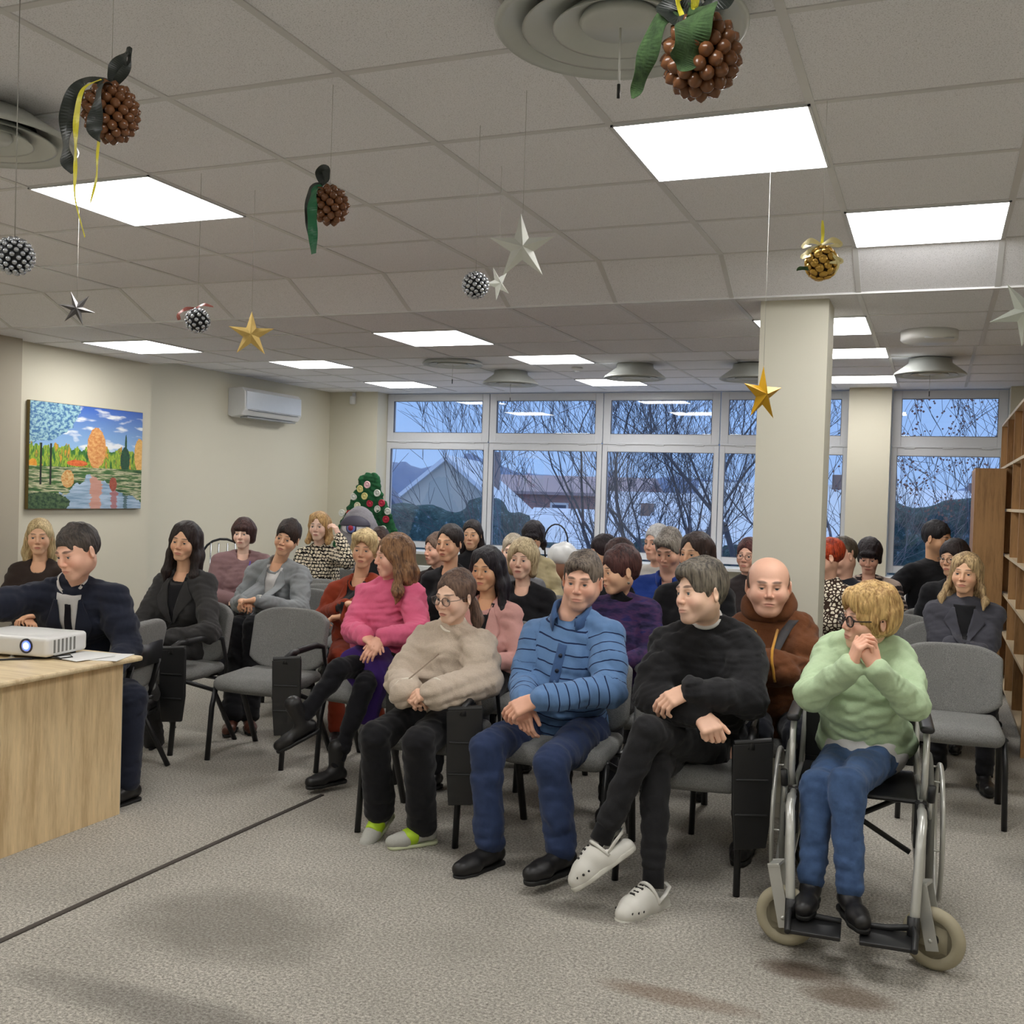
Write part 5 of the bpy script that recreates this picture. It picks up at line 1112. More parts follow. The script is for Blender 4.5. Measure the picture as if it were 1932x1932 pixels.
# ---------------------------------------------------------------- wheelchair
SLV = plain('wheelchair_silver', (190, 190, 184), .3, .35); TYR = plain('caster_tyre', (168, 160, 136), .7); GTY = plain('grey_tyre', (108, 108, 102), .8)
r = thing('wheelchair', 'silver wheelchair with cream front wheels under the woman in green', 'wheelchair', (-.245, 4.25, 0), .05)
def P3(*a): return tuple(a)
for s in (-1, 1):
    X = s*.262
    g = MB(); g.tube([(X, .16+.29*math.cos(a), .305+.29*math.sin(a)) for a in np.linspace(0, 2*math.pi, 49)[:-1]], .014, 10, closed=True); wh = g.build('rear_wheel', GTY, r, True)
    g = MB(); g.tube([(X, .16+.272*math.cos(a), .305+.272*math.sin(a)) for a in np.linspace(0, 2*math.pi, 49)[:-1]], .009, 8, closed=True)
    for k in range(20):
        a = 2*math.pi*k/20; g.tube([(X+s*.0, .16+.02*math.cos(a+.4), .305+.02*math.sin(a+.4)), (X, .16+.27*math.cos(a), .305+.27*math.sin(a))], .0015, 4)
    g.lathe([(.025, -.03), (.025, .03)], (0, 0, 0), 14, 0, Matrix.Translation((X, .16, .305)) @ Matrix.Rotation(math.pi/2, 4, 'Y')); g.build('spokes', SLV, wh, True)
    g = MB(); g.tube([(X+s*.045, .16+.255*math.cos(a), .305+.255*math.sin(a)) for a in np.linspace(0, 2*math.pi, 49)[:-1]], .0095, 10, closed=True)
    for k in range(6): a = 2*math.pi*k/6; g.tube([(X, .16+.26*math.cos(a), .305+.26*math.sin(a)), (X+s*.045, .16+.255*math.cos(a), .305+.255*math.sin(a))], .004, 6)
    g.build('hand_rim', SLV, wh, True)
    C0 = (.268, -.428, .107) if s > 0 else (-.222, -.424, .105); sw_ = 1.2 if s > 0 else 1.35
    M = Matrix.Translation(C0) @ Matrix.Rotation(sw_, 4, 'Z') @ Matrix.Rotation(math.pi/2, 4, 'Y') @ Matrix.Scale(1.13, 4)
    g = MB(); g.lathe([(.058, -.012), (.062, -.018), (.08, -.021), (.092, -.01), (.094, 0), (.092, .01), (.08, .021), (.062, .018), (.058, .012), (.058, -.012)], (0, 0, 0), 36, 0, M); cw = g.build('front_wheel', TYR, r, True)
    g = MB(); g.lathe([(0, -.01), (.061, -.008), (.061, .008), (0, .01)], (0, 0, 0), 28, 0, M); g.lathe([(.02, -.02), (.02, .02)], (0, 0, 0), 14, 0, M); g.build('hub', BPL, cw, False)
    M2 = Matrix.Translation(C0) @ Matrix.Rotation(sw_, 4, 'Z')
    g = MB()
    for q in (-1, 1): g.box((q*.03-.002, -.022, -.035), (q*.03+.002, .022, .19), M=M2 @ Matrix.Rotation(-.22, 4, 'X'))
    g.box((-.034, -.02, .178), (.034, .02, .188), M=M2 @ Matrix.Rotation(-.22, 4, 'X')); g.build('fork', SLV, cw, False, bevel=.001)
    g = MB(); g.lathe([(.006, -.032), (.006, .032)], (0, 0, 0), 10, 0, M); g.build('axle_bolt', SLV, cw, True)
    x1 = s*.225
    g = MB(); g.tube([(x1*.92, .3, .87), (x1, .28, .5), (x1, .28, .22)], .0125, 10); g.tube([(x1, .28, .48), (x1, -.15, .49)], .0125, 10); g.tube([(x1, .28, .24), (x1, -.3, .24), (x1, -.36, .3)], .0125, 10); g.tube([(x1, -.15, .49), (x1, -.33, .475), (x1, -.36, .42), (x1, -.36, .2)], .0125, 10); g.build('side_frame', SLV, r, True)
    g = MB(); g.tube([(x1+s*.004, -.13, .49), (x1+s*.01, -.16, .56), (x1+s*.015, -.10, .70), (x1+s*.015, -.05, .735), (x1+s*.015, .2, .735)], .012, 10); g.build('armrest_tube', SLV, r, True)
    V = Vol((x1-.08, -.2, .68), (x1+.08, .3, .8), .007); V.box((x1+s*.015, .04, .752), (.026, .17, .014), .014, 0); v, f_, _ = V.mesh(); mesh_from('arm_pad', v, f_, BPL, r)
    g = MB(); g.box((x1+s*.02-.002, -.06, .5), (x1+s*.02+.002, .2, .7)); g.build('side_guard', BPL, r)
    # hanger and footplate
    g = MB(); g.tube([(s*.222, -.3, .50), (s*.222, -.38, .485), (s*.215, -.43, .40), (s*.205, -.475, .2), (s*.20, -.49, .155)], .0165, 12); g.build('footrest_hanger', SLV, r, True)
    g = MB(); g.tube([(s*.20, -.488, .19), (s*.20, -.50, .12)], .021, 10); V = None; g.build('height_clamp', BPL, r, True)
    g = MB(); g.box((min(s*.03, s*.2), -.62, .118), (max(s*.03, s*.2), -.475, .132)); g.tube([(s*.2, -.63, .128), (s*.205, -.56, .155), (s*.2, -.5, .16), (s*.12, -.485, .14), (s*.03, -.485, .135)], .012, 8); g.build('footplate', BPL, r, True, bevel=.004)
    g = MB(); g.tube([(x1+s*.02, -.12, .47), (x1+s*.03, -.2, .45), (x1+s*.03, -.22, .52)], .006, 8); b_ = g.build('brake_lever', SLV, r, True); g = MB(); g.tube([(x1+s*.03, -.217, .515), (x1+s*.034, -.23, .575)], .013, 10); g.build('brake_grip', BPL, b_, True)
    g = MB(); g.tube([(x1*.92, .3, .87), (x1*.92, .34, .885), (x1*.92, .42, .88)], .016, 10); g.build('push_handle', BPL, r, True)
    g = MB(); g.box((x1-.022, -.19, .33), (x1+.022, -.15, .50)); g.box((x1-.02, -.34, .36), (x1+.02, -.3, .45)); g.build('bracket', BPL, r, bevel=.004)
g = MB(); g.tube([(-.2, .02, .25), (.2, .05, .47)], .011, 8); g.tube([(.2, .02, .25), (-.2, .05, .47)], .011, 8); g.build('cross_brace', BLK, r, True)
g = MB(); g.box((-.215, -.17, .485), (.215, .27, .505)); g.build('seat_sling', BPL, r, bevel=.01); g = MB(); g.box((-.215, .275, .52), (.215, .29, .86)); g.build('back_sling', BPL, r, bevel=.01)
r = thing('bag', 'dark bag on the carpet cut by the right edge of the photo', 'bag', (.62, 4.95, 0)); V = Vol((-.25, -.2, -.05), (.25, .2, .4), .012); V.box((0, 0, .14), (.2, .12, .14), .05, .0); V.noise(.006, 20, 3); v, f_, _ = V.mesh(); mesh_from('bag_body', v, f_, plain('bag_cloth', (58, 62, 72), .8), r)
g = MB(); g.tube([(-.1, 0, .26), (-.08, 0, .36), (.08, 0, .36), (.1, 0, .26)], .009, 8); g.build('handle', BPL, r, True)
# ---------------------------------------------------------------- chairs of the audience
def C2(px, *a, **k): return chair(*px, *a, **k)
chair(-3.57, 5.12, .03, 'empty grey chair with folded black tablet, left of the pink jumper', True)
chair(.11, 5.86, .04, 'empty grey chair behind the wheelchair at the right')
chair(-4.27, 5.12, -.12, 'grey chair under the woman in the charcoal suit', True)
chair(-4.12, 4.36, -1.35, 'grey chair turned sideways under the man in the dark suit')
chair(-2.17, 4.42, .02, 'grey chair with black tablet under the cream cardigan', True)
chair(-1.52, 4.46, .06, 'grey chair under the man in the blue striped jumper')
chair(-.95, 4.40, .1, 'grey chair with black tablet under the young man wearing clogs', True)
chair(-2.88, 5.18, .0, 'grey chair with black tablet under the woman in the pink jumper', True)
chair(-2.25, 5.35, .0, 'grey chair under the woman in the rose cardigan')
chair(-1.52, 5.35, .0, 'grey chair under the auburn-haired woman, mostly hidden')
chair(-.78, 5.12, .05, 'grey chair under the man in the brown hooded jacket')
for x, y, lb in ((-4.2, 6.22, 'grey chair under the woman in the light grey blazer'), (-3.42, 6.05, 'grey chair under the woman in the rust blazer'), (-2.85, 6.25, 'grey chair under the black-topped woman of the third row'), (-2.3, 6.1, 'grey chair under the blonde bob'), (-1.15, 6.2, 'grey chair behind the brown hooded jacket'),
                 (.1, 6.95, 'grey chair under the woman in the dark grey blazer'), (-5.0, 7.15, 'grey chair under the woman in the mauve jumper'), (-4.55, 6.95, 'grey chair seen between the grey and the rust blazers'), (-4.25, 6.6, 'lower grey chair between the grey and the rust blazers'),
                 (-4.95, 8.0, 'grey chair under the black and cream patterned jumper'), (-3.4, 7.0, 'grey chair behind the middle of the third row'), (-3.55, 8.0, 'grey chair in the back row, below the turtleneck'), (-2.8, 8.35, 'grey chair in the back row, below the black fringe'), (-1.55, 6.7, 'grey chair under the blue polo shirt'), (-2.6, 6.95, 'grey chair behind the blonde bob'),
                 (-1.2, 7.45, 'grey chair in front of the window beside the column'), (-1.75, 7.55, 'grey chair under the white-haired man'), (-.68, 7.0, 'grey chair hidden behind the column'), (-.6, 7.85, 'grey chair behind the column, back row'), (-.42, 8.35, 'grey chair under the striped jumper'), (.05, 7.9, 'grey chair under the woman with glasses at the right'), (-.22, 7.3, 'grey chair seen left of the dark grey blazer'), (-5.85, 5.5, 'grey chair under the blonde woman at the far left'), (-3.9, 7.35, 'grey chair near the tree board')):
    chair(x, y, 0.03, lb)
# ---------------------------------------------------------------- the audience
BLKCL = cloth('black_knit', (33, 33, 36)); NAVY = cloth('navy_wool', (38, 42, 56), (28, 30, 40), .2); CHAR = cloth('charcoal_wool', (62, 61, 61), (44, 44, 44))
BLACKT = cloth('black_trousers', (30, 30, 33), bumps=.15); JEAN = cloth('blue_denim', (84, 112, 156), (36, 50, 78), .62, 14); DNAVY = cloth('navy_trousers', (52, 66, 100), (34, 44, 70), .5, 24)
WHITEC = cloth('white_cotton', (214, 212, 210), (180, 180, 182)); BLUEKN = cloth('blue_striped_knit', (106, 140, 184), (82, 112, 156), .3, 160, stripes=(.047, .0055, (28, 40, 74)))
LEATH = plain('black_leather', (26, 25, 26), .42); BRLEA = plain('brown_leather', (96, 58, 46), .35)
def add_tree_of_parts(): pass
def clog_detail(so, P, R, o0, s, VS):
    so.name = 'clog'; FO = plain('clog_foam', (216, 214, 206), .45)
    so.data.materials.clear(); so.data.materials.append(FO); u = np.array(P(0, 1.)-P(0, 0)); u = unit(u); l = unit(P(0, 0, 1.)-P(0, 0))
    def hole(start, dr):
        g = MB()
        for x in np.linspace(0, .16, 90):
            q = start+dr*x; i = np.round((q-VS.lo)/VS.h).astype(int)
            if np.all(i >= 0) and np.all(i < VS.n) and VS.d[tuple(i)] < 0:
                M = Vector(-dr).to_track_quat('Z', 'Y').to_matrix().to_4x4(); M.translation = Vector(q-o0); g.lathe([(.0, .0035), (.0048, .003), (.0048, -.004), (0, -.004)], (0, 0, 0), 10, 0, M); g.build('vent_hole', plain('clog_hole', (40, 38, 36), .8), so, True)['label'] = 'dark round vent hole'; return
    for a, n_ in ((.062, 3), (.080, 4), (.098, 3), (.116, 4)):
        for i in range(n_): hole(P(a, .05, (i-(n_-1)/2)*.0165), unit(-u+l*(i-(n_-1)/2)*-.16))
    for sd in (-1, 1):
        for a in (.105, .128, .15): hole(P(a+.01, -.062, sd*.09), -l*sd)
    g = MB(); g.tube([P(.03, -.055, .045)-o0, P(-.02, -.035, .043)-o0, P(-.065, -.025, .026)-o0, P(-.08, -.022, 0)-o0, P(-.065, -.025, -.026)-o0, P(-.02, -.035, -.043)-o0, P(.03, -.055, -.045)-o0], .009, 8, flat=.5); g.build('heel_strap', FO, so, True)
    g = MB(); g.tube([P(.022+.022*math.sin(t), -.060+.068*math.sin(t), .046*math.cos(t))-o0 for t in np.linspace(0, math.pi, 16)], .0075, 8); g.build('collar_rim', FO, so, True)
def sandal_detail(so, P, R, o0, s, VS):
    so.name = 'sock'; so.data.materials.clear(); so.data.materials.append(cloth('grey_sock', (186, 186, 178)))
    GR = plain('lime_strap', (178, 214, 40), .55)
    V = Vol(P(.05, -.05)-.16, P(.05, -.05)+.16, .004); V.cap(P(.04, -.045), P(.1, -.058), .046*s, .043*s, .02); V.box(P(.135, -.05), (.2, .03, .2), 0, .003, 's', R=R); V.box(P(.0, -.05), (.2, .03, .2), 0, .003, 's', R=R); V.box(P(0, -.165), (.3, .3, .07*s), 0., .002, 's', R=R)
    v, f_, _ = V.mesh(); mesh_from('strap', v-o0, f_, GR, so)
    V = Vol(P(.05, -.09)-.18, P(.05, -.09)+.18, .004); V.cap(P(-.05, -.09), P(.02, -.09), .036*s, .036*s, .01); V.cap(P(.02, -.09), P(.15, -.09), .038*s, .036*s, .01); V.box(P(0, -.045), (.3, .3, .04*s), 0, .002, 's', R=R); V.box(P(0, -.165), (.3, .3, .062*s), 0., .002, 's', R=R)
    v, f_, _ = V.mesh(); mesh_from('sole', v-o0, f_, plain('pale_sole', (206, 212, 176), .6), so)
def laces(so, P, R, o0, s, VS):
    g = MB()
    for i in range(5):
        a = .02+.02*i; u = -.005-.011*i; g.tube([P(a, u-.004, -.018)-o0, P(a+.01, u+.004, 0)-o0, P(a, u-.004, .018)-o0], .0022, 5); g.tube([P(a+.006, u-.004, .018)-o0, P(a+.012, u+.004, 0)-o0, P(a+.006, u-.004, -.018)-o0], .0022, 5)
    g.build('lace', plain('lace_black', (58, 56, 56), .6), so, True)
def watch(W, E, o0, root, c=(225, 222, 214), face=(240, 238, 230)):
    d = unit(W-E); g = MB(); a = unit(np.cross(d, (0, 0, 1.))); b = np.cross(a, d); c0 = W-d*.012-o0
    g.tube([c0+(a*math.cos(t)+b*math.sin(t))*.031 for t in np.linspace(0, 2*math.pi, 17)[:-1]], .0035, 6, flat=2.4, closed=True)
    o = g.build('wristwatch', plain('watch_strap', c, .35), root, True); g = MB(); M = Matrix.Translation(Vector(c0+(b if b[2] > 0 else -b)*.033)); g.lathe([(.016, -.004), (.016, .004)], (0, 0, 0), 16, 0, M); g.build('watch_face', plain('watch_face', face, .2), o, True)

# front row ----------------------------------------------------------------
R_, K = person(dict(label='man in a blue striped jumper and navy trousers with folded hands, front row', sex='m', q=2, s=1.03, seed=11,
    head=(-1.468,4.500,1.192), phi=-14, roll=3, pitch=2, hair='side', hc=(122,110,98), hc2=(56,48,44), skin='red', wide=1.04, jaw=1.06, lid=.0042, age=1, nbz=.08, neckw=1.1, hline=.070,
    J=dict(SR=(-1.690,4.520,0.931), SL=(-1.339,4.500,0.976), HC=(-1.574,4.620,0.546), ER=(-1.701,4.420,0.710), EL=(-1.270,4.330,0.748), WR=(-1.619,4.200,0.684), WL=(-1.536,4.120,0.707), kR=(-1.735,4.080,0.489), kL=(-1.421,4.020,0.479), aR=(-1.695,4.050,0.100), aL=(-1.361,4.000,0.150), hR=(-1.690,4.580,0.486), hL=(-1.421,4.550,0.508)),
    hands=dict(L=dict(d=(-.86,-.25,-.42), n=(-.3,.55,-.75), curl=30), R=dict(d=(.25,-.55,-.8), n=(.2,.8,-.3), curl=38)),
    top=dict(mat=BLUEKN, loose=.02, folds=.008, name='jumper', hem=.06), belly=.06, eyes=(84,96,104), stubble=.5,
    legs=dict(mat=DNAVY, w=1.08, ankle=.056, folds=.007), feet=dict(R=dict(f=(-.35,-1,0)), L=dict(f=(-.4,-1,0))), shoes=('shoe', LEATH)))
BCOL = cloth('blue_collar', (74, 102, 146), (56, 82, 122)); stand_collar(R_, K['NB']-K['o0'], K['lat'], K['fwd'], K['up'], 1.1, BCOL, .5, .05, .05, .064, .012)
K['patch']('placket', lambda x: -.022, lambda x: .022, -.01, -.17, .003, BCOL, 10, .004)
for i in range(2):
    c = K['surf'](.004, -.055-.06*i, .008)-K['o0']; M = Matrix(K['RT'].tolist()).to_4x4() @ Matrix.Rotation(math.pi/2, 4, 'X'); M.translation = Vector(c); g = MB(); g.lathe([(.009, -.004), (.009, .004), (0, .005)], (0, 0, 0), 12, 0, M); g.build('button', plain('dark_button', (26, 32, 52), .35), R_, True)

R_, K = person(dict(label='young woman in round glasses and a cream fleece cardigan, front row', sex='f', q=2, s=.97, seed=5,
    head=(-2.065,4.420,1.092), phi=-40, pitch=6, roll=2, hair='pony', hc=(112,88,74), hc2=(66,50,44), hline=.066, skin='light', cheek=1.08, glasses=(70,56,52), grim=.0014,
    J=dict(SR=(-2.244,4.500,0.859), SL=(-1.956,4.460,0.877), HC=(-2.202,4.580,0.550), ER=(-2.314,4.380,0.662), EL=(-1.864,4.340,0.724), WR=(-2.154,4.140,0.673), WL=(-2.003,4.120,0.691), kR=(-2.280,4.080,0.471), kL=(-2.038,4.040,0.484), aR=(-2.287,4.160,0.121), aL=(-2.068,4.160,0.090), hR=(-2.257,4.520,0.511), hL=(-2.062,4.500,0.528)),
    hands=dict(R=dict(d=(.8,-.45,-.15), n=(.1,.6,-.8), curl=52), L=dict(d=(-.8,-.4,-.1), n=(-.1,.6,-.8), curl=46)),
    top=dict(mat=cloth('cream_fleece', (218,202,184), (174,158,140), .5, 130, .9), loose=.034, folds=.010, cuff=.018, cut=.03, name='cardigan', hem=.0), 
    legs=dict(mat=BLACKT, w=1.12, ankle=.062, folds=.006), feet=dict(R=dict(f=(-.1,-1,-.62), u=(0,-.5,.85)), L=dict(f=(-.75,-.9,-.1))), shoes=('low', LEATH, sandal_detail)))
TRIM = cloth('pale_piping', (232,226,212), (214,206,190)); g = MB(); o0 = K['o0']
g.tube([K['NB']-o0+K['lat']*.056*math.cos(a)+K['fwd']*(.060*math.sin(a)+.004)+K['up']*(.030-.016*math.sin(a)) for a in np.linspace(0, 6.283, 31)[:-1]], .0065, 8, closed=True); g.build('neck_trim', TRIM, R_, True)
for W_, E_ in ((K['WR'], K['ER']), (K['WL'], K['EL'])):
    d = unit(W_-E_); a = unit(np.cross(d, (0, 0, 1.))); b = np.cross(a, d); c0 = W_-d*.012-o0; g = MB(); g.tube([c0+(a*math.cos(t)+b*math.sin(t))*.062 for t in np.linspace(0, 2*math.pi, 21)[:-1]], .006, 6, closed=True); g.build('cuff_trim', TRIM, R_, True)
g = MB(); g.tube([K['surf'](.003*math.sin(9*x), -.02-.24*x, -.002)-o0 for x in np.linspace(0, 1, 12)], .0032, 6); g.build('front_seam', cloth('seam', (158,142,124)), R_, True)
for a_, b_ in ((-.055, -.17), (.085, -.13)):
    c = K['surf'](a_, b_, .002)-o0; g = MB(); M = Matrix(K['RT'].tolist()).to_4x4() @ Matrix.Rotation(math.pi/2, 4, 'X'); M.translation = Vector(c); g.lathe([(.024, -.012), (.024, .002), (.016, .005), (0, .005)], (0, 0, 0), 16, 0, M, 1, 1.2); g.build('applique', TRIM, R_, True)
sc_ = MB(); M = K['MH']; sc_.tube([M @ Vector(v) for v in [(.0+.022*math.cos(a), .112, -.045+.022*math.sin(a)) for a in np.linspace(0, 6.283, 13)[:-1]]], .009, 6, closed=True); sc_.build('hair_scrunchie', cloth('scrunchie', (200,186,190)), R_, True)

R_, K = person(dict(label='young man in black jumper, legs crossed, wearing pale clogs, front row', sex='m', q=2, s=1.04, seed=21,
    head=(-0.872,4.220,1.199), phi=-52, roll=-6, pitch=-3, hair='swept', hc=(116,108,96), hc2=(50,46,42), hline=.068, hvol=.9, skin='light', stubble=.7, jaw=1.0,
    J=dict(SR=(-1.020,4.320,0.980), SL=(-0.727,4.360,1.006), HC=(-0.899,4.550,0.517), ER=(-1.050,4.200,0.752), EL=(-0.666,4.220,0.784), WR=(-0.831,4.060,0.740), WL=(-0.857,4.040,0.832), kR=(-0.993,4.060,0.524), kL=(-1.011,3.980,0.661), aR=(-0.958,3.930,0.096), aL=(-1.153,3.880,0.260), hR=(-0.984,4.520,0.443), hL=(-0.785,4.500,0.484)),
    hands=dict(L=dict(d=(-.85,-.3,-.42), n=(-.2,.5,-.85), curl=30), R=dict(d=(.75,-.5,-.6), n=(.0,.6,-.8), curl=66)),
    top=dict(mat=cloth('black_jumper', (40,40,42), (28,28,30)), loose=.028, folds=.012, name='jumper', hem=.05), belly=.01, eyes=(72,96,110),
    legs=dict(mat=cloth('black_denim', (38,38,40), (28,28,30)), w=.92, ankle=.05, crop=.16, folds=.006), feet=dict(R=dict(f=(-.42,-1,-.05)), L=dict(f=(-.95,-.75,-.62), u=(-.55,-.1,.8))), shoes=('clog', LEATH, clog_detail)))
g = MB(); o0 = K['o0']; g.tube([K['NB']-o0+K['lat']*.0615*math.cos(a)+K['fwd']*(.064*math.sin(a)+.004)+K['up']*(.042-.016*math.sin(a)) for a in np.linspace(0, 6.283, 31)[:-1]], .0095, 8, closed=True); g.build('shirt_collar', WHITEC, R_, True)
for a_, k_ in ((np.array((-0.958,3.930,0.096)), K['kR']), (np.array((-1.153,3.880,0.260)), K['kL'])):
    g = MB(); d = unit(k_-a_); g.tube([a_-d*.02-o0, a_+d*.1-o0], [.042, .040], 14); g.build('sock', BLKCL, R_, True)

R_, K = person(dict(label='elderly woman with dark glasses in pale green jumper, seated in the wheelchair', sex='f', q=2, s=.96, seed=31,
    head=(-0.221,4.220,1.143), phi=-58, roll=4, pitch=-1, hair='fluffy', hc=(214,178,118), hc2=(150,112,66), hvol=.95, hline=.058, skin='red', glasses=(34,22,24), grim=.0026, brow=(150,120,90),
    J=dict(SR=(-0.375,4.300,0.985), SL=(-0.120,4.300,1.007), HC=(-0.230,4.420,0.606), ER=(-0.406,4.080,0.851), EL=(-0.053,4.120,0.844), WR=(-0.260,3.960,0.993), WL=(-0.180,3.970,0.988), kR=(-0.366,3.980,0.531), kL=(-0.261,3.930,0.566), aR=(-0.367,3.860,0.230), aL=(-0.232,3.820,0.232), hR=(-0.291,4.380,0.582), hL=(-0.155,4.380,0.588)),
    hands=dict(R=dict(d=(.22,.0,.97), n=(.75,.35,0), curl=44, thumb=.1), L=dict(d=(-.42,-.1,.9), n=(-.6,.6,.1), curl=56, thumb=.1)),
    top=dict(mat=cloth('green_knit', (192,214,176), (160,186,146), .4, 140), loose=.016, folds=.009, name='jumper', hem=.02), belly=.035,
    legs=dict(mat=JEAN, w=.96, ankle=.046, folds=.0065), feet=dict(R=dict(f=(-.05,-1,-.12)), L=dict(f=(.4,-1,-.12))), shoes=('boot', LEATH, laces)))
V = Vol(K['HC']-.24, K['HC']+.24, .008); V.ell(K['HC']+K['fwd']*.035+np.array((0, 0, .015)), (.168, .165, .125), .0); V.box(K['HC']-K['fwd']*.15, (.25, .17, .25), 0, .01, 's'); V.noise(.004, 40, 5); v, f_, _ = V.mesh(); mesh_from('undershirt', v-K['o0'], f_, WHITEC, R_)

# second row ----------------------------------------------------------------
R_, K = person(dict(label='long-haired woman in pink jumper and purple skirt, legs crossed', sex='f', q=2, s=.99, seed=41,
    head=(-2.817,5.200,1.207), phi=-72, roll=2, pitch=2, hair='wavy', hc=(150,112,78), hc2=(84,58,42), hair_to=-.27, hout=.03, hvol=1.1, hline=.06, skin='red', brow=(120,84,60),
    J=dict(SR=(-3.003,5.240,0.971), SL=(-2.701,5.220,1.004), HC=(-2.933,5.320,0.631), ER=(-2.986,5.080,0.783), EL=(-2.576,5.080,0.809), WR=(-2.796,4.880,0.780), WL=(-2.682,4.860,0.792), kR=(-2.765,4.840,0.545), kL=(-2.893,4.780,0.621), aR=(-2.866,4.720,0.120), aL=(-3.010,4.600,0.361), hR=(-2.986,5.280,0.592), hL=(-2.810,5.260,0.610)),
    hands=dict(R=dict(d=(.8,-.5,-.1), n=(0,.2,-1), curl=26), L=dict(d=(-.35,-.5,-.6), n=(-.4,.4,-.8), curl=18)),
    top=dict(mat=cloth('pink_knit', (230,112,146), (204,86,120), .35, 150), loose=.02, folds=.009, name='jumper', hem=.01), belly=.03,
    legs=dict(mat=cloth('black_tights', (26,26,30)), w=.84, ankle=.046, name='tights'), feet=dict(R=dict(f=(-.45,-1,0)), L=dict(f=(-.9,-.75,-.45), u=(-.35,-.3,.9))), shoes=('tall', LEATH, laces)))
V = Vol(K['HC']-.42, K['HC']+.42, .009); h = K['HC']
V.ell(h, (.18, .16, .12), .04); V.cap(h, K['kR']*.9+h*.1+(0, 0, .01), .12, .095, .05); V.cap(h, K['kL']*.72+h*.28, .11, .08, .05); V.chain([K['kR']*.75+h*.25, K['kR']*.8+h*.2-np.array((0, 0, .2))], [.1, .06], .05)
V.noise(.008, 26, 3); v, f_, _ = V.mesh(); mesh_from('skirt', v-K['o0'], f_, cloth('purple_skirt', (74, 48, 122), (54, 34, 96), .3), R_); watch(K['WL'], K['EL'], K['o0'], R_)

R_, K = person(dict(label='long dark-haired woman in a charcoal trouser suit, seated at the left', sex='f', q=2, s=1.0, seed=51,
    head=(-4.283,5.220,1.223), phi=-22, roll=7, pitch=2, hair='long', hc=(52,42,40), hc2=(24,18,18), hair_to=-.3, hline=.068, skin='warm',
    J=dict(SR=(-4.459,5.240,0.956), SL=(-4.174,5.280,0.963), HC=(-4.355,5.340,0.506), ER=(-4.504,5.120,0.705), EL=(-4.000,5.120,0.693), WR=(-4.299,4.950,0.625), WL=(-4.200,4.930,0.654), kR=(-4.311,4.920,0.470), kL=(-4.335,4.900,0.534), aR=(-4.279,4.980,0.020), aL=(-4.077,4.700,0.373)),
    hands=dict(L=dict(d=(-.85,-.4,-.25), curl=40), R=dict(d=(.5,-.6,-.4), curl=50)),
    top=dict(mat=CHAR, loose=.018, folds=.009, name='blazer', hem=.04, neck=.05, lapels=(CHAR, BLKCL), vdepth=.22), legs=dict(mat=CHAR, w=1.05, ankle=.055), feet=dict(L=dict(f=(.3,-1,-.1))), shoes=('boot', LEATH)))
watch(K['WL'], K['EL'], K['o0'], R_, (60,60,62), (190,190,190))

R_, K = person(dict(label='woman with long straight black hair in a pink cardigan over black top', sex='f', q=1, seed=61,
    head=(-2.287,5.300,1.159), phi=-24, pitch=3, hair='long', hc=(40,34,40), hc2=(14,12,16), hair_to=-.38, hout=.02, hline=.068, skin='tan', bphi=-22,
    top=dict(mat=cloth('rose_knit', (214,164,156), (186,134,128)), loose=.01, name='cardigan', neck=.04, lapels=(cloth('rose_knit', (214,164,156), (186,134,128)), BLKCL), vdepth=.3)))
R_, K = person(dict(label='auburn short-haired woman in a dark purple patterned jumper behind the blue-jumper man', sex='f', q=2, seed=71,
    head=(-1.509,5.250,1.194), phi=-66, pitch=4, hair='short', hc=(84,50,46), hc2=(44,26,28), hvol=1.5, hline=.045, skin='warm', bphi=-20, sw=.165,
    J=dict(SR=(-1.685,5.300,0.967), SL=(-1.369,5.300,0.995), EL=(-1.307,5.200,0.779), WL=(-1.395,5.000,0.758)),
    top=dict(mat=pattern_cloth('purple_pattern_knit', 'purple_knit'), loose=.022, name='jumper', collar=('turtle', BLKCL)), belly=.03))
g = MB(); M = K['MH']; g.lathe([(0, -.009), (.006, -.004), (.008, 0), (.006, .004), (0, .008)], M @ Vector((.082, .005, -.062)), 10); g.build('earring', plain('earring', (120,112,104), .3, .6), R_, True)
R_, K = person(dict(label='bald man in a brown hooded jacket with folded arms, in front of the column', sex='m', q=2, s=1.08, seed=81, hs=1.08,
    head=(-0.708,4.950,1.188), phi=3, pitch=1, roll=0, hair='sides', hc=(112,92,78), hc2=(76,60,50), skin='red', wide=1.12, jaw=1.2, cheek=1.25, chinfat=1, lid=.004, fuzz=((130,106,90),'sides'),
    J=dict(SR=(-0.844,5.050,0.969), SL=(-0.578,5.050,0.989), HC=(-0.689,5.150,0.544), ER=(-0.865,4.950,0.768), EL=(-0.500,4.920,0.796), WR=(-0.570,4.760,0.823), WL=(-0.717,4.740,0.860), kR=(-0.703,4.660,0.563), kL=(-0.506,4.640,0.567), aR=(-0.735,4.720,0.119), aL=(-0.476,4.700,0.140)),
    hands=dict(R=None, L=None),
    top=dict(mat=cloth('brown_fleece', (116,72,44), (84,50,32), .4, 110, .5), loose=.03, folds=.010, name='jacket', collar=('hood', cloth('brown_fleece', (116,72,44), (84,50,32), .4, 110, .5)), hem=.05), belly=.08,
    legs=dict(mat=cloth('dark_jeans', (34,36,44)), w=1.05, ankle=.055)))
o0 = K['o0']; SCo = K['SC']-o0; fw_, la_, up_ = K['fwd'], K['lat'], K['up']; YEL = cloth('ochre_cord', (206,150,62))
for sg in (-1, 1): g = MB(); g.tube([K['surf'](sg*(.05+.015*x), .02-.15*x, .003)-o0 for x in np.linspace(0, 1, 8)], .0065, 8); g.build('drawstring', YEL, R_, True)
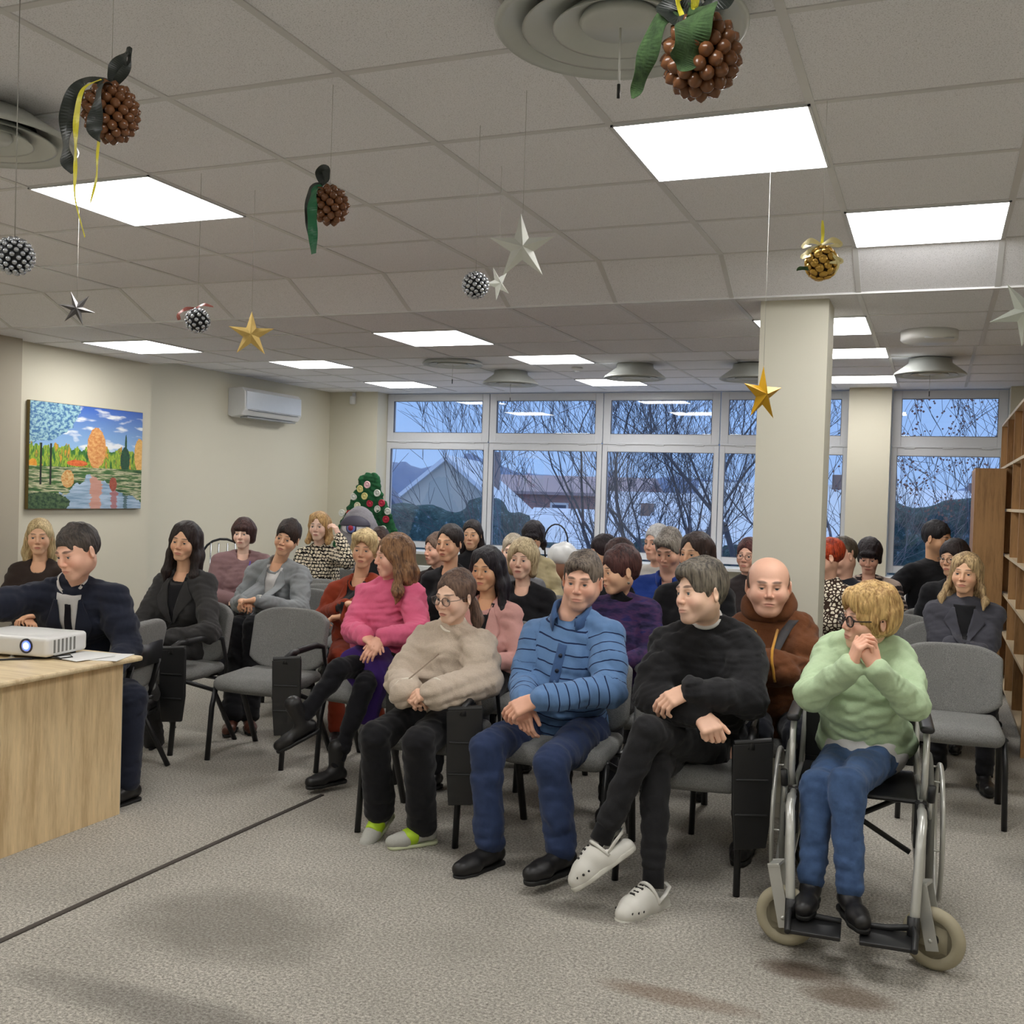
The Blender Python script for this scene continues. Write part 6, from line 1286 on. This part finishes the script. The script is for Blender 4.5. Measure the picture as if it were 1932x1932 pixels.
K['patch']('shoulder_strap', lambda x: .10-.20*x, lambda x: .145-.20*x, .06, -.17, .003, plain('strap_webbing', (62, 60, 62), .8), 12, .005, cols_=3)
g = MB(); g.tube([K['surf'](0, .0-.14*x, .002)-o0 for x in np.linspace(0, 1, 6)], .004, 6); g.build('zip', plain('zip_metal', (150,148,146), .35, .7), R_, True)
R_, K = person(dict(label='man in a dark suit and tie leaning over the desk with arm stretched out', sex='m', q=2, s=1.04, seed=91, hs=1.06,
    head=(-3.939,4.000,1.224), phi=-48, pitch=14, roll=-4, hair='short', hc=(72,64,58), hc2=(34,30,28), hline=.066, skin='red', stubble=.5,
    J=dict(SR=(-4.246,4.020,0.986), SL=(-3.883,4.200,0.990), HC=(-4.222,4.400,0.479), ER=(-4.307,3.780,0.928), WR=(-4.412,3.600,0.963), EL=(-3.792,4.200,0.731), WL=(-3.712,4.020,0.656), kR=(-3.916,4.120,0.466), kL=(-3.679,4.120,0.496), aR=(-3.808,4.020,0.046), aL=(-3.634,4.040,0.104)),
    top=dict(mat=NAVY, loose=.022, folds=.008, name='suit_jacket', hem=.06, lapels=(NAVY, WHITEC, cloth('dark_tie', (30,28,36))), vdepth=.3), legs=dict(mat=NAVY, w=1.08, ankle=.058), feet=dict(L=dict(f=(-.1,-1,0))), shoes=('shoe', LEATH)))
stand_collar(R_, K['NB']-K['o0'], K['lat'], K['fwd'], K['up'], 1.04, WHITEC, .35, .045, .04, .06, .008)

# third row ----------------------------------------------------------------
R_, K = person(dict(label='short dark-haired woman in a light grey blazer and white top, leaning to one side', sex='f', q=2, s=1.0, seed=101,
    head=(-4.134,6.100,1.221), phi=-20, roll=13, pitch=0, hair='short', hc=(58,44,38), hc2=(26,20,18), hvol=1.6, hline=.05, skin='warm',
    J=dict(SR=(-4.395,6.120,0.982), SL=(-4.055,6.160,0.977), HC=(-4.280,6.200,0.595), ER=(-4.442,6.000,0.751), EL=(-3.950,6.000,0.749), WR=(-4.263,5.780,0.803), WL=(-4.131,5.760,0.821), kR=(-4.230,5.720,0.642), kL=(-4.099,5.700,0.662), aR=(-4.107,5.500,0.100), aL=(-4.050,5.600,0.094)),
    hands=dict(R=dict(d=(.7,-.5,0), curl=45), L=dict(d=(-.8,-.4,-.1), curl=40)),
    top=dict(mat=cloth('grey_blazer', (144,148,150), (116,120,124)), loose=.016, folds=.008, name='blazer', neck=.04, hem=.03, lapels=(cloth('grey_blazer', (144,148,150), (116,120,124)), WHITEC), vdepth=.24),
    legs=dict(mat=BLACKT, w=1.1, ankle=.06), shoes=('boot', BRLEA)))
watch(K['WL'], K['EL'], K['o0'], R_)
R_, K = person(dict(label='short blonde-haired woman in a rust orange blazer over black top', sex='f', q=1, s=1.0, seed=111,
    head=(-3.407,5.900,1.187), phi=-14, roll=2, hair='fluffy', hc=(222,200,150), hc2=(160,130,88), hvol=.5, hline=.062, skin='warm', sw=.155,
    J=dict(SR=(-3.616,5.920,0.912), ER=(-3.664,5.850,0.748), WR=(-3.382,5.660,0.853), SL=(-3.287,5.950,0.954), WL=(-3.386,5.640,0.779)), hands=dict(R=dict(d=(.9,-.3,.1), curl=40), L=dict(d=(-.9,-.3,-.1), curl=40)),
    top=dict(mat=cloth('rust_wool', (150,62,38), (116,44,30)), loose=.014, name='blazer', neck=.04, lapels=(cloth('rust_wool', (150,62,38), (116,44,30)), BLKCL), vdepth=.3), legs=dict(mat=cloth('rust_wool', (150,62,38), (116,44,30)))))
person(dict(label='dark-haired woman in a black top with hair tied back, middle of third row', sex='f', q=1, seed=121, head=(-2.922,6.150,1.243), phi=-30, hair='back', hc=(46,36,34), hc2=(20,16,16), skin='warm', bphi=-20, top=dict(mat=BLKCL, neck=.035)))
person(dict(label='woman with a straight blonde bob in a black cardigan, behind the long black hair', sex='f', q=1, seed=131, head=(-2.330,5.950,1.179), phi=-16, roll=2, hair='bob', hc=(206,188,150), hc2=(146,124,92), hline=.058, skin='light', bphi=-10, sw=.16, top=dict(mat=BLKCL, loose=.014, neck=.035)))
person(dict(label='woman with long dark brown hair in black, behind the clog wearer', sex='f', q=1, seed=141, head=(-1.257,5.900,1.268), phi=-34, hair='long', hc=(62,46,42), hc2=(30,22,20), hair_to=-.25, hout=-.02, hvol=.8, skin='warm', bphi=-10, sw=.17, top=dict(mat=BLKCL, loose=.02)))
R_, K = person(dict(label='woman with long blonde hair in a dark grey blazer at the right', sex='f', q=2, seed=151, head=(0.177,6.750,1.191), phi=-10, roll=2, hair='long', hc=(200,172,128), hc2=(112,86,60), hair_to=-.21, hout=.035, hvol=.7, hline=.07, skin='warm', bphi=2, sw=.165, arms='cross', s=.98,
    hands=dict(R=None, L=None), top=dict(mat=cloth('slate_wool', (76,76,84), (58,58,66)), loose=.016, folds=.008, name='blazer', neck=.03, lapels=(cloth('slate_wool', (76,76,84), (58,58,66)), BLKCL), vdepth=.16)))

# further rows ----------------------------------------------------------------
person(dict(label='blonde woman in a dark brown jacket behind the suited man, far left', sex='f', q=1, seed=161, head=(-5.606,5.350,1.187), phi=-6, hair='longback', hc=(214,192,146), hc2=(150,124,84), hline=.066, skin='warm', bphi=-15, top=dict(mat=cloth('brown_wool', (58,48,44)), name='jacket', neck=.055, loose=.01)))
R_, K = person(dict(label='woman with brown bob in a mauve jumper with a violet lanyard', sex='f', q=1, seed=171, s=1.02, head=(-5.238,7.100,1.182), phi=-16, hair='bowl', hc=(76,48,44), hc2=(36,22,22), hline=.04, skin='pale', bphi=-2, sw=.17, top=dict(mat=cloth('mauve_knit', (142,112,112), (112,86,90), .4, 120), loose=.03, name='jumper', neck=.032), belly=.02))
g = MB(); o0 = K['o0']; g.tube([K['surf'](.06-.04*x, .02-.24*x, .001)-o0 for x in np.linspace(0, 1, 8)], .009, 6, flat=.3); g.build('lanyard', plain('lanyard', (96, 72, 160), .6), R_, True)
R_, K = person(dict(label='blonde woman in a black and cream patterned jumper, hand at her hair', sex='f', q=1, seed=181, s=1.04, hs=1.02, head=(-5.027,7.900,1.237), phi=-18, hair='long', hc=(206,168,112), hc2=(140,100,60), hair_to=-.15, hvol=.8, hline=.06, skin='pale', bphi=-8, arms='ear', sw=.17, J=dict(SR=(-5.216,7.950,0.973), SL=(-4.888,7.950,0.989), EL=(-4.583,7.650,0.964), WL=(-4.758,7.800,1.158)), top=dict(mat=pattern_cloth('houndstooth', 'houndstooth'), loose=.02, name='jumper'), hands=dict(L=dict(d=(-.5,.1,.85), n=(-.8,0,0), curl=30))))
person(dict(label='grey-brown-haired older person half hidden behind the black-topped woman', sex='f', q=0, seed=191, head=(-3.380,6.900,1.150), phi=-55, hair='short', hc=(120,98,84), hc2=(76,58,50), hvol=1.4, skin='red', hs=.93, bphi=-10, top=dict(mat=cloth('dark_print', (44,34,34)), name='blouse')))
person(dict(label='woman in black turtleneck with long dark hair, in front of the first mullion', sex='f', q=1, seed=201, head=(-3.552,7.900,1.226), phi=-12, hair='longback', hc=(44,34,34), hc2=(20,16,18), skin='warm', hline=.066, bphi=-5, top=dict(mat=BLKCL, collar=('turtle', BLKCL))))
person(dict(label='person with pale thinning hair mostly hidden behind the blonde bob', sex='m', q=0, seed=205, hs=.95, head=(-2.736,6.800,1.170), phi=-10, hair='crop', hc=(196,184,164), hc2=(150,136,116), skin='pale', top=dict(mat=cloth('grey_cotton', (120,120,124)))))
person(dict(label='black-haired woman with a fringe and beige jumper looking down by the window', sex='f', q=1, seed=211, head=(-3.121,8.200,1.220), phi=-12, pitch=28, hair='bangs', hc=(34,26,34), hc2=(14,10,14), hline=.035, skin='warm', bphi=20, top=dict(mat=cloth('beige_knit', (196,182,144), (160,146,112)), name='jumper', loose=.02)))
person(dict(label='dark-haired person seen behind the auburn hair, the upper of two', sex='f', q=0, seed=215, head=(-2.419,7.900,1.142), phi=-80, hair='short', hc=(46,32,36), hc2=(20,14,16), hvol=2, hline=.03, skin='warm', hs=.95, top=dict(mat=BLKCL)))
person(dict(label='brown-haired person seen just behind the auburn hair, the lower of two', sex='f', q=0, seed=216, head=(-2.002,6.900,1.159), phi=-80, hair='short', hc=(70,44,40), hc2=(34,22,22), hvol=2, hline=.03, skin='warm', hs=.95, top=dict(mat=BLKCL)))
R_, K = person(dict(label='grey-haired man in blue polo shirt looking down, white sweatshirt behind him', sex='m', q=1, seed=221, s=1.02, head=(-1.554,6.500,1.254), phi=-22, pitch=20, hair='side', hc=(150,142,132), hc2=(84,76,70), hline=.062, skin='red', stubble=.5, bphi=-10, arms='cross', sw=.19, hands=dict(R=None, L=None), top=dict(mat=cloth('polo_blue', (38,64,140), (28,48,112)), name='polo_shirt', neck=.04, sleeve='short', loose=.02, collar=('stand', cloth('polo_blue', (38,64,140), (28,48,112)))), bare=1))
for E_, W_ in ((K['ER'], K['WR']), (K['EL'], K['WL'])):
    g = MB(); g.tube([E_-K['o0'], W_-K['o0']], [.045, .032], 12); g.build('forearm', skin_mat(), R_, True) if False else None
person(dict(label='white-haired man in a pale grey sweatshirt behind the blue polo shirt', sex='m', q=0, seed=225, head=(-1.857,7.400,1.251), phi=-40, hair='short', hc=(214,212,210), hc2=(170,168,168), skin='red', bphi=-30, top=dict(mat=cloth('pale_sweat', (190,186,180)), loose=.02)))
person(dict(label='auburn-haired woman in glasses beside the left edge of the column', sex='f', q=1, seed=231, hs=.95, head=(-1.187,7.300,1.201), phi=-18, roll=3, hair='back', hc=(92,48,44), hc2=(48,26,26), glasses=(50,44,44), grim=.001, hline=.062, skin='red', bphi=0, top=dict(mat=cloth('dark_grey_knit', (56,50,50)))))
person(dict(label='red-haired woman in a leopard print blouse behind the column', sex='f', q=1, seed=241, hs=.95, head=(-0.630,6.900,1.237), phi=-78, pitch=4, hair='back', hc=(176,62,26), hc2=(112,32,18), hline=.05, skin='red', bphi=-30, sw=.165, top=dict(mat=pattern_cloth('leopard_print', 'leopard'), name='blouse', loose=.014)))
person(dict(label='short-cropped man in a dark jacket beside the red hair', sex='m', q=1, seed=245, head=(-0.596,7.700,1.210), phi=-62, pitch=14, hair='crop', hvol=.5, hc=(84,74,58), hc2=(60,50,40), skin='red', bphi=-20, top=dict(mat=cloth('dark_slate', (48,50,58)), name='jacket', loose=.015)))
person(dict(label='dark short-haired person in brown and cream striped jumper looking down', sex='f', q=1, seed=251, hs=.98, head=(-0.446,8.200,1.196), phi=-6, pitch=22, hair='bowl', hvol=.7, hc=(38,26,30), hc2=(16,12,14), hline=.04, skin='red', bphi=0, sw=.175, belly=.05, top=dict(mat=cloth('striped_knit', (52,44,46), stripes=(.034,.012,(176,158,146))), loose=.03, name='jumper', neck=.045)))
person(dict(label='dark-haired man in black, turned to the right before the window', sex='m', q=1, seed=261, s=1.04, head=(0.017,8.600,1.331), phi=62, pitch=4, hair='short', hc=(34,28,30), hc2=(14,12,14), hvol=1.2, hline=.06, skin='tan', stubble=.9, bphi=35, arms='side', hz=.66, top=dict(mat=BLKCL, loose=.02, collar=('ring', BLKCL))))
person(dict(label='dark-haired woman in glasses and black top behind the grey blazer', sex='f', q=1, seed=271, head=(0.123,7.700,1.232), phi=-30, pitch=2, hair='bob', hvol=.8, hc=(48,36,34), hc2=(22,16,16), hline=.052, glasses=(70,64,64), grim=.001, skin='warm', bphi=-10, top=dict(mat=BLKCL, neck=.04, loose=.014)))
person(dict(label='dark-haired person almost hidden between the blonde heads by the tree', sex='f', q=0, seed=281, hs=.93, head=(-4.026,7.200,1.157), phi=-20, hair='short', hc=(70,48,40), hc2=(36,24,22), skin='warm', top=dict(mat=BLKCL)))
# ---------------------------------------------------------------- outside the windows
SNOW = plain('snow', (214, 222, 236), .8)
def hedge_mat(c, c2):
    m, t, b = nt('hedge_leaf'); v = coords(t); n = noise_tex(t, v, 6, 5, .8); t.links.new(ramp(t, n, [(.35, lin(c2)), (.58, lin(c)), (.72, lin((150, 172, 196)))]), b.inputs['Base Color']); b.inputs['Roughness'].default_value = .9; bump(t, b, n, 1., .1); return m
g = MB(); g.box((-90, 12.2, -4.2), (60, 120, -4.0)); o = g.build('snowy_ground', SNOW); o['kind'] = 'structure'; o.name = 'ground'
GZ = -4.0
def house(label, x, y, w, d, h, rh, wall, roof, rz=0., wins=2, snow=.0, chim=True, axis=0):
    r = thing('house', label, 'house', (x, y, GZ), rz); g = MB(); g.box((-w/2, -d/2, 0), (w/2, d/2, h)); 
    if axis == 0: g.prism([(-w/2, h), (w/2, h), (0, h+rh)], -d/2, d/2, 1)
    else: g.prism([(-d/2, h), (d/2, h), (0, h+rh)], -w/2, w/2, 0)
    g.build('wall', plain('house_wall', wall, .9), r)
    W2, D2 = (w, d) if axis == 0 else (d, w)
    for s in (-1, 1):
        g = MB(); a = (s*(W2/2+.35), h-.35*rh/(W2/2)); b = (0, h+rh); th = .18; pl = [a, b, (0, h+rh+th*1.3), (s*(W2/2+.35), a[1]+th)]
        g.prism(pl if s < 0 else pl[::-1], -D2/2-.3, D2/2+.3, 1 if axis == 0 else 0); g.build('roof', plain('house_roof', roof, .8), r)
    if chim: g = MB(); g.box((w*.18-.22, -.25, h+rh*.5), (w*.18+.22, .25, h+rh+.6)); g.build('chimney', plain('chimney_brick', (132, 112, 106), .9), r)
    for i in range(wins):
        xx = (i-(wins-1)/2)*w/(wins+.4)
        for z in (h*.35, h*.8):
            g = MB(); g.box((xx-.55, -d/2-.06, z-.6), (xx+.55, -d/2+.0, z+.6)); f = g.build('window', plain('house_frame', (206, 212, 222), .6), r); g = MB(); g.box((xx-.42, -d/2-.075, z-.47), (xx+.42, -d/2-.05, z+.47)); g.build('pane', plain('house_pane', (70, 84, 110), .2), f)
house('tall house with a steep snow-covered gable seen through the first window', -22.1, 48, 8.8, 9, 3.3, 3.7, (178, 180, 176), (196, 206, 220), .25)
house('narrow dark-gabled house at the left edge of the first window', -17.7, 31.5, 3.3, 5, 3.6, 2.3, (176, 166, 160), (84, 96, 124), .45, 1, chim=False)
house('low house with twin pink gables in front of the steep roof', -19.7, 38, 5.2, 6, 2.6, 1.6, (176, 152, 154), (206, 216, 230), .1, 2, chim=False)
house('low pink house beside the twin gables', -14.0, 36.5, 3.2, 5, 3.0, 1.4, (164, 146, 152), (206, 216, 230), .1, 1, chim=False)
house('flat brick house with a chimney seen through the second window', -20.9, 62, 9.5, 8, 5.6, .9, (156, 124, 124), (150, 136, 144), .1, 3, axis=1, chim=False)
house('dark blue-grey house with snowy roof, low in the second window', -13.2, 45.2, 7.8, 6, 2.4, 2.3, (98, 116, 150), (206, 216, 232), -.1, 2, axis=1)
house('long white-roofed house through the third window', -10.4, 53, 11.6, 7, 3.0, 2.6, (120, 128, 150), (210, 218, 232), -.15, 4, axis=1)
house('red-roofed house beside the column window', -4.6, 40, 7, 7, 3.6, 2.4, (176, 168, 160), (204, 214, 226), .1, 2, axis=1, chim=True)
house('orange-walled house with snowy roof through the right window', .5, 54, 6.6, 7, 4.4, 1.7, (150, 126, 112), (200, 210, 226), .2, 3, axis=1)
house('large white gable with red edge low in the right window', -1.0, 29.5, 5.0, 8, 1.5, 2.2, (190, 186, 196), (140, 150, 172), .5, 1, chim=False)
HG = hedge_mat((62, 92, 96), (34, 56, 62))
def hedge(label, x0, x1, y, z1, th=.9, seed=1):
    V = Vol((x0-.5, y-1.2, GZ-.1), (x1+.5, y+1.2, z1+.5), .16); n = int((x1-x0)/.7); random.seed(seed)
    for i in range(n): x = x0+(x1-x0)*(i+.5)/n; hh = z1-GZ+random.uniform(-.35, .25); V.box((x, y+random.uniform(-.15, .15), GZ+hh*.5), (.42+random.uniform(0, .1), th*.6, hh*.5), .36, .25)
    V.noise(.09, 9, seed); v, f_, _ = V.mesh(); tag(mesh_from('hedge', v, f_, HG), label, 'hedge')
hedge('tall dark conifer hedge before the twin gables', -14.6, -9.3, 24, 1.15, seed=2); hedge('conifer hedge below the tree in the second window', -8.6, -4.9, 20.5, .55, seed=3); hedge('low hedge in the third window', -4.6, -2.2, 20, .45, seed=5); hedge('dark hedge behind the right window', -1.6, 3.2, 21.5, 1.75, seed=6)
hedge('far band of trees on the horizon', -60, 24, 86, 6.5, 3., seed=9) if False else None
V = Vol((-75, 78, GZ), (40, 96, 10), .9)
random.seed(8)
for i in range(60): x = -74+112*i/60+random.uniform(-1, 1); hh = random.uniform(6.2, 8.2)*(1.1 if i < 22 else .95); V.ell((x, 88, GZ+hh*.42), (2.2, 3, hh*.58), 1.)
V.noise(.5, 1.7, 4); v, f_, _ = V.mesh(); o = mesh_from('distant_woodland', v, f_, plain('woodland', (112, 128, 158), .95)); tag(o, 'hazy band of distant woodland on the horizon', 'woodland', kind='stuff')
BARK = plain('bark', (104, 106, 114), .9); BARK2 = plain('bark_dark', (80, 80, 88), .9)
def tree(label, x, y, h, seed, spread=.5, depth=6, r0=.12, lean=(0, 0), multi=1, mat=BARK, leaves=0):
    rnd = random.Random(seed); r = thing('bare_tree', label, 'tree', (x, y, GZ)); tr = MB(); br = MB(); lf = MB()
    def grow(p, d, L, rr, k):
        n = 4 if k > 2 else 2; pts = [p]; q = p; dd = d
        for i in range(n):
            dd = (dd+Vector((rnd.uniform(-.24, .24), rnd.uniform(-.24, .24), rnd.uniform(-.08, .14)))).normalized(); q = q+dd*(L/n); pts.append(q)
        rs = [rr*(1-.32*i/n) for i in range(n+1)]
        (tr if k >= depth-1 else br).tube(pts, rs, 6 if k > 3 else 3, cap=False)
        if k <= 0:
            if leaves and rnd.random() < leaves:
                for _ in range(7): c = q+Vector((rnd.uniform(-.14, .14), rnd.uniform(-.14, .14), rnd.uniform(-.16, .04))); a = .018; lf.add([c+Vector((a, 0, 0)), c+Vector((-a, 0, 0)), c+Vector((0, a, -a)), c+Vector((0, -a*.6, -a)), c+Vector((0, 0, a))], [(0, 2, 4), (2, 1, 4), (1, 3, 4), (3, 0, 4), (0, 3, 2), (1, 2, 3)])
            return
        m = 3 if rnd.random() < (.85 if k > 2 else .42) else 2
        for j in range(m):
            a = rnd.uniform(0, 6.283); sp = spread*rnd.uniform(.6, 1.25)
            e = dd.orthogonal().normalized(); e = Matrix.Rotation(a, 3, dd) @ e
            nd = (dd+e*sp+Vector((0, 0, .12))).normalized(); grow(q if j < 2 else pts[2], nd, L*rnd.uniform(.66, .86), max(.0045, rs[-1]*(.74 if j == 0 else .5)), k-1)
    for m in range(multi):
        d = Vector((lean[0]+(m-(multi-1)/2)*.35, lean[1]+rnd.uniform(-.2, .2), 1)).normalized(); grow(Vector(((m-(multi-1)/2)*.12, 0, 0)), d, h*.3, r0, depth)
    if leaves: lf.build('dry_leaves', plain('dry_leaf', (110, 84, 84), .9), r)['kind'] = 'stuff'
    tr.build('trunk', mat, r, True); br.build('branches', mat, r, True)
tree('bushy bare tree in the second window, spreading low', -6.35, 19.5, 7.0, 5, .66, 7, .12, (0, 0), 1)
tree('tall bare tree filling the left half of the third window', -5.6, 19.0, 9.2, 8, .42, 6, .11, (-.05, 0), 3, BARK2)
tree('large bare tree filling the right half of the third window', -4.25, 17.5, 10.0, 12, .40, 6, .15, (.03, 0), 2, BARK2)
tree('thick dark trunked tree beside the column', -3.15, 17.5, 10.0, 15, .42, 6, .19, (.05, 0), 1, BARK2)
tree('bare tree between column and pillar', -1.65, 19, 9, 18, .45, 5, .12, (0, 0), 2)
tree('bare tree with drooping twigs in the right window', 1.1, 17.5, 9.2, 23, .55, 6, .14, (-.15, 0), 1, BARK2, .5)
tree('small bare tree left of the bushy tree, pale bark', -8.2, 21, 4.8, 27, .6, 5, .17)
bpy.context.view_layer.update()
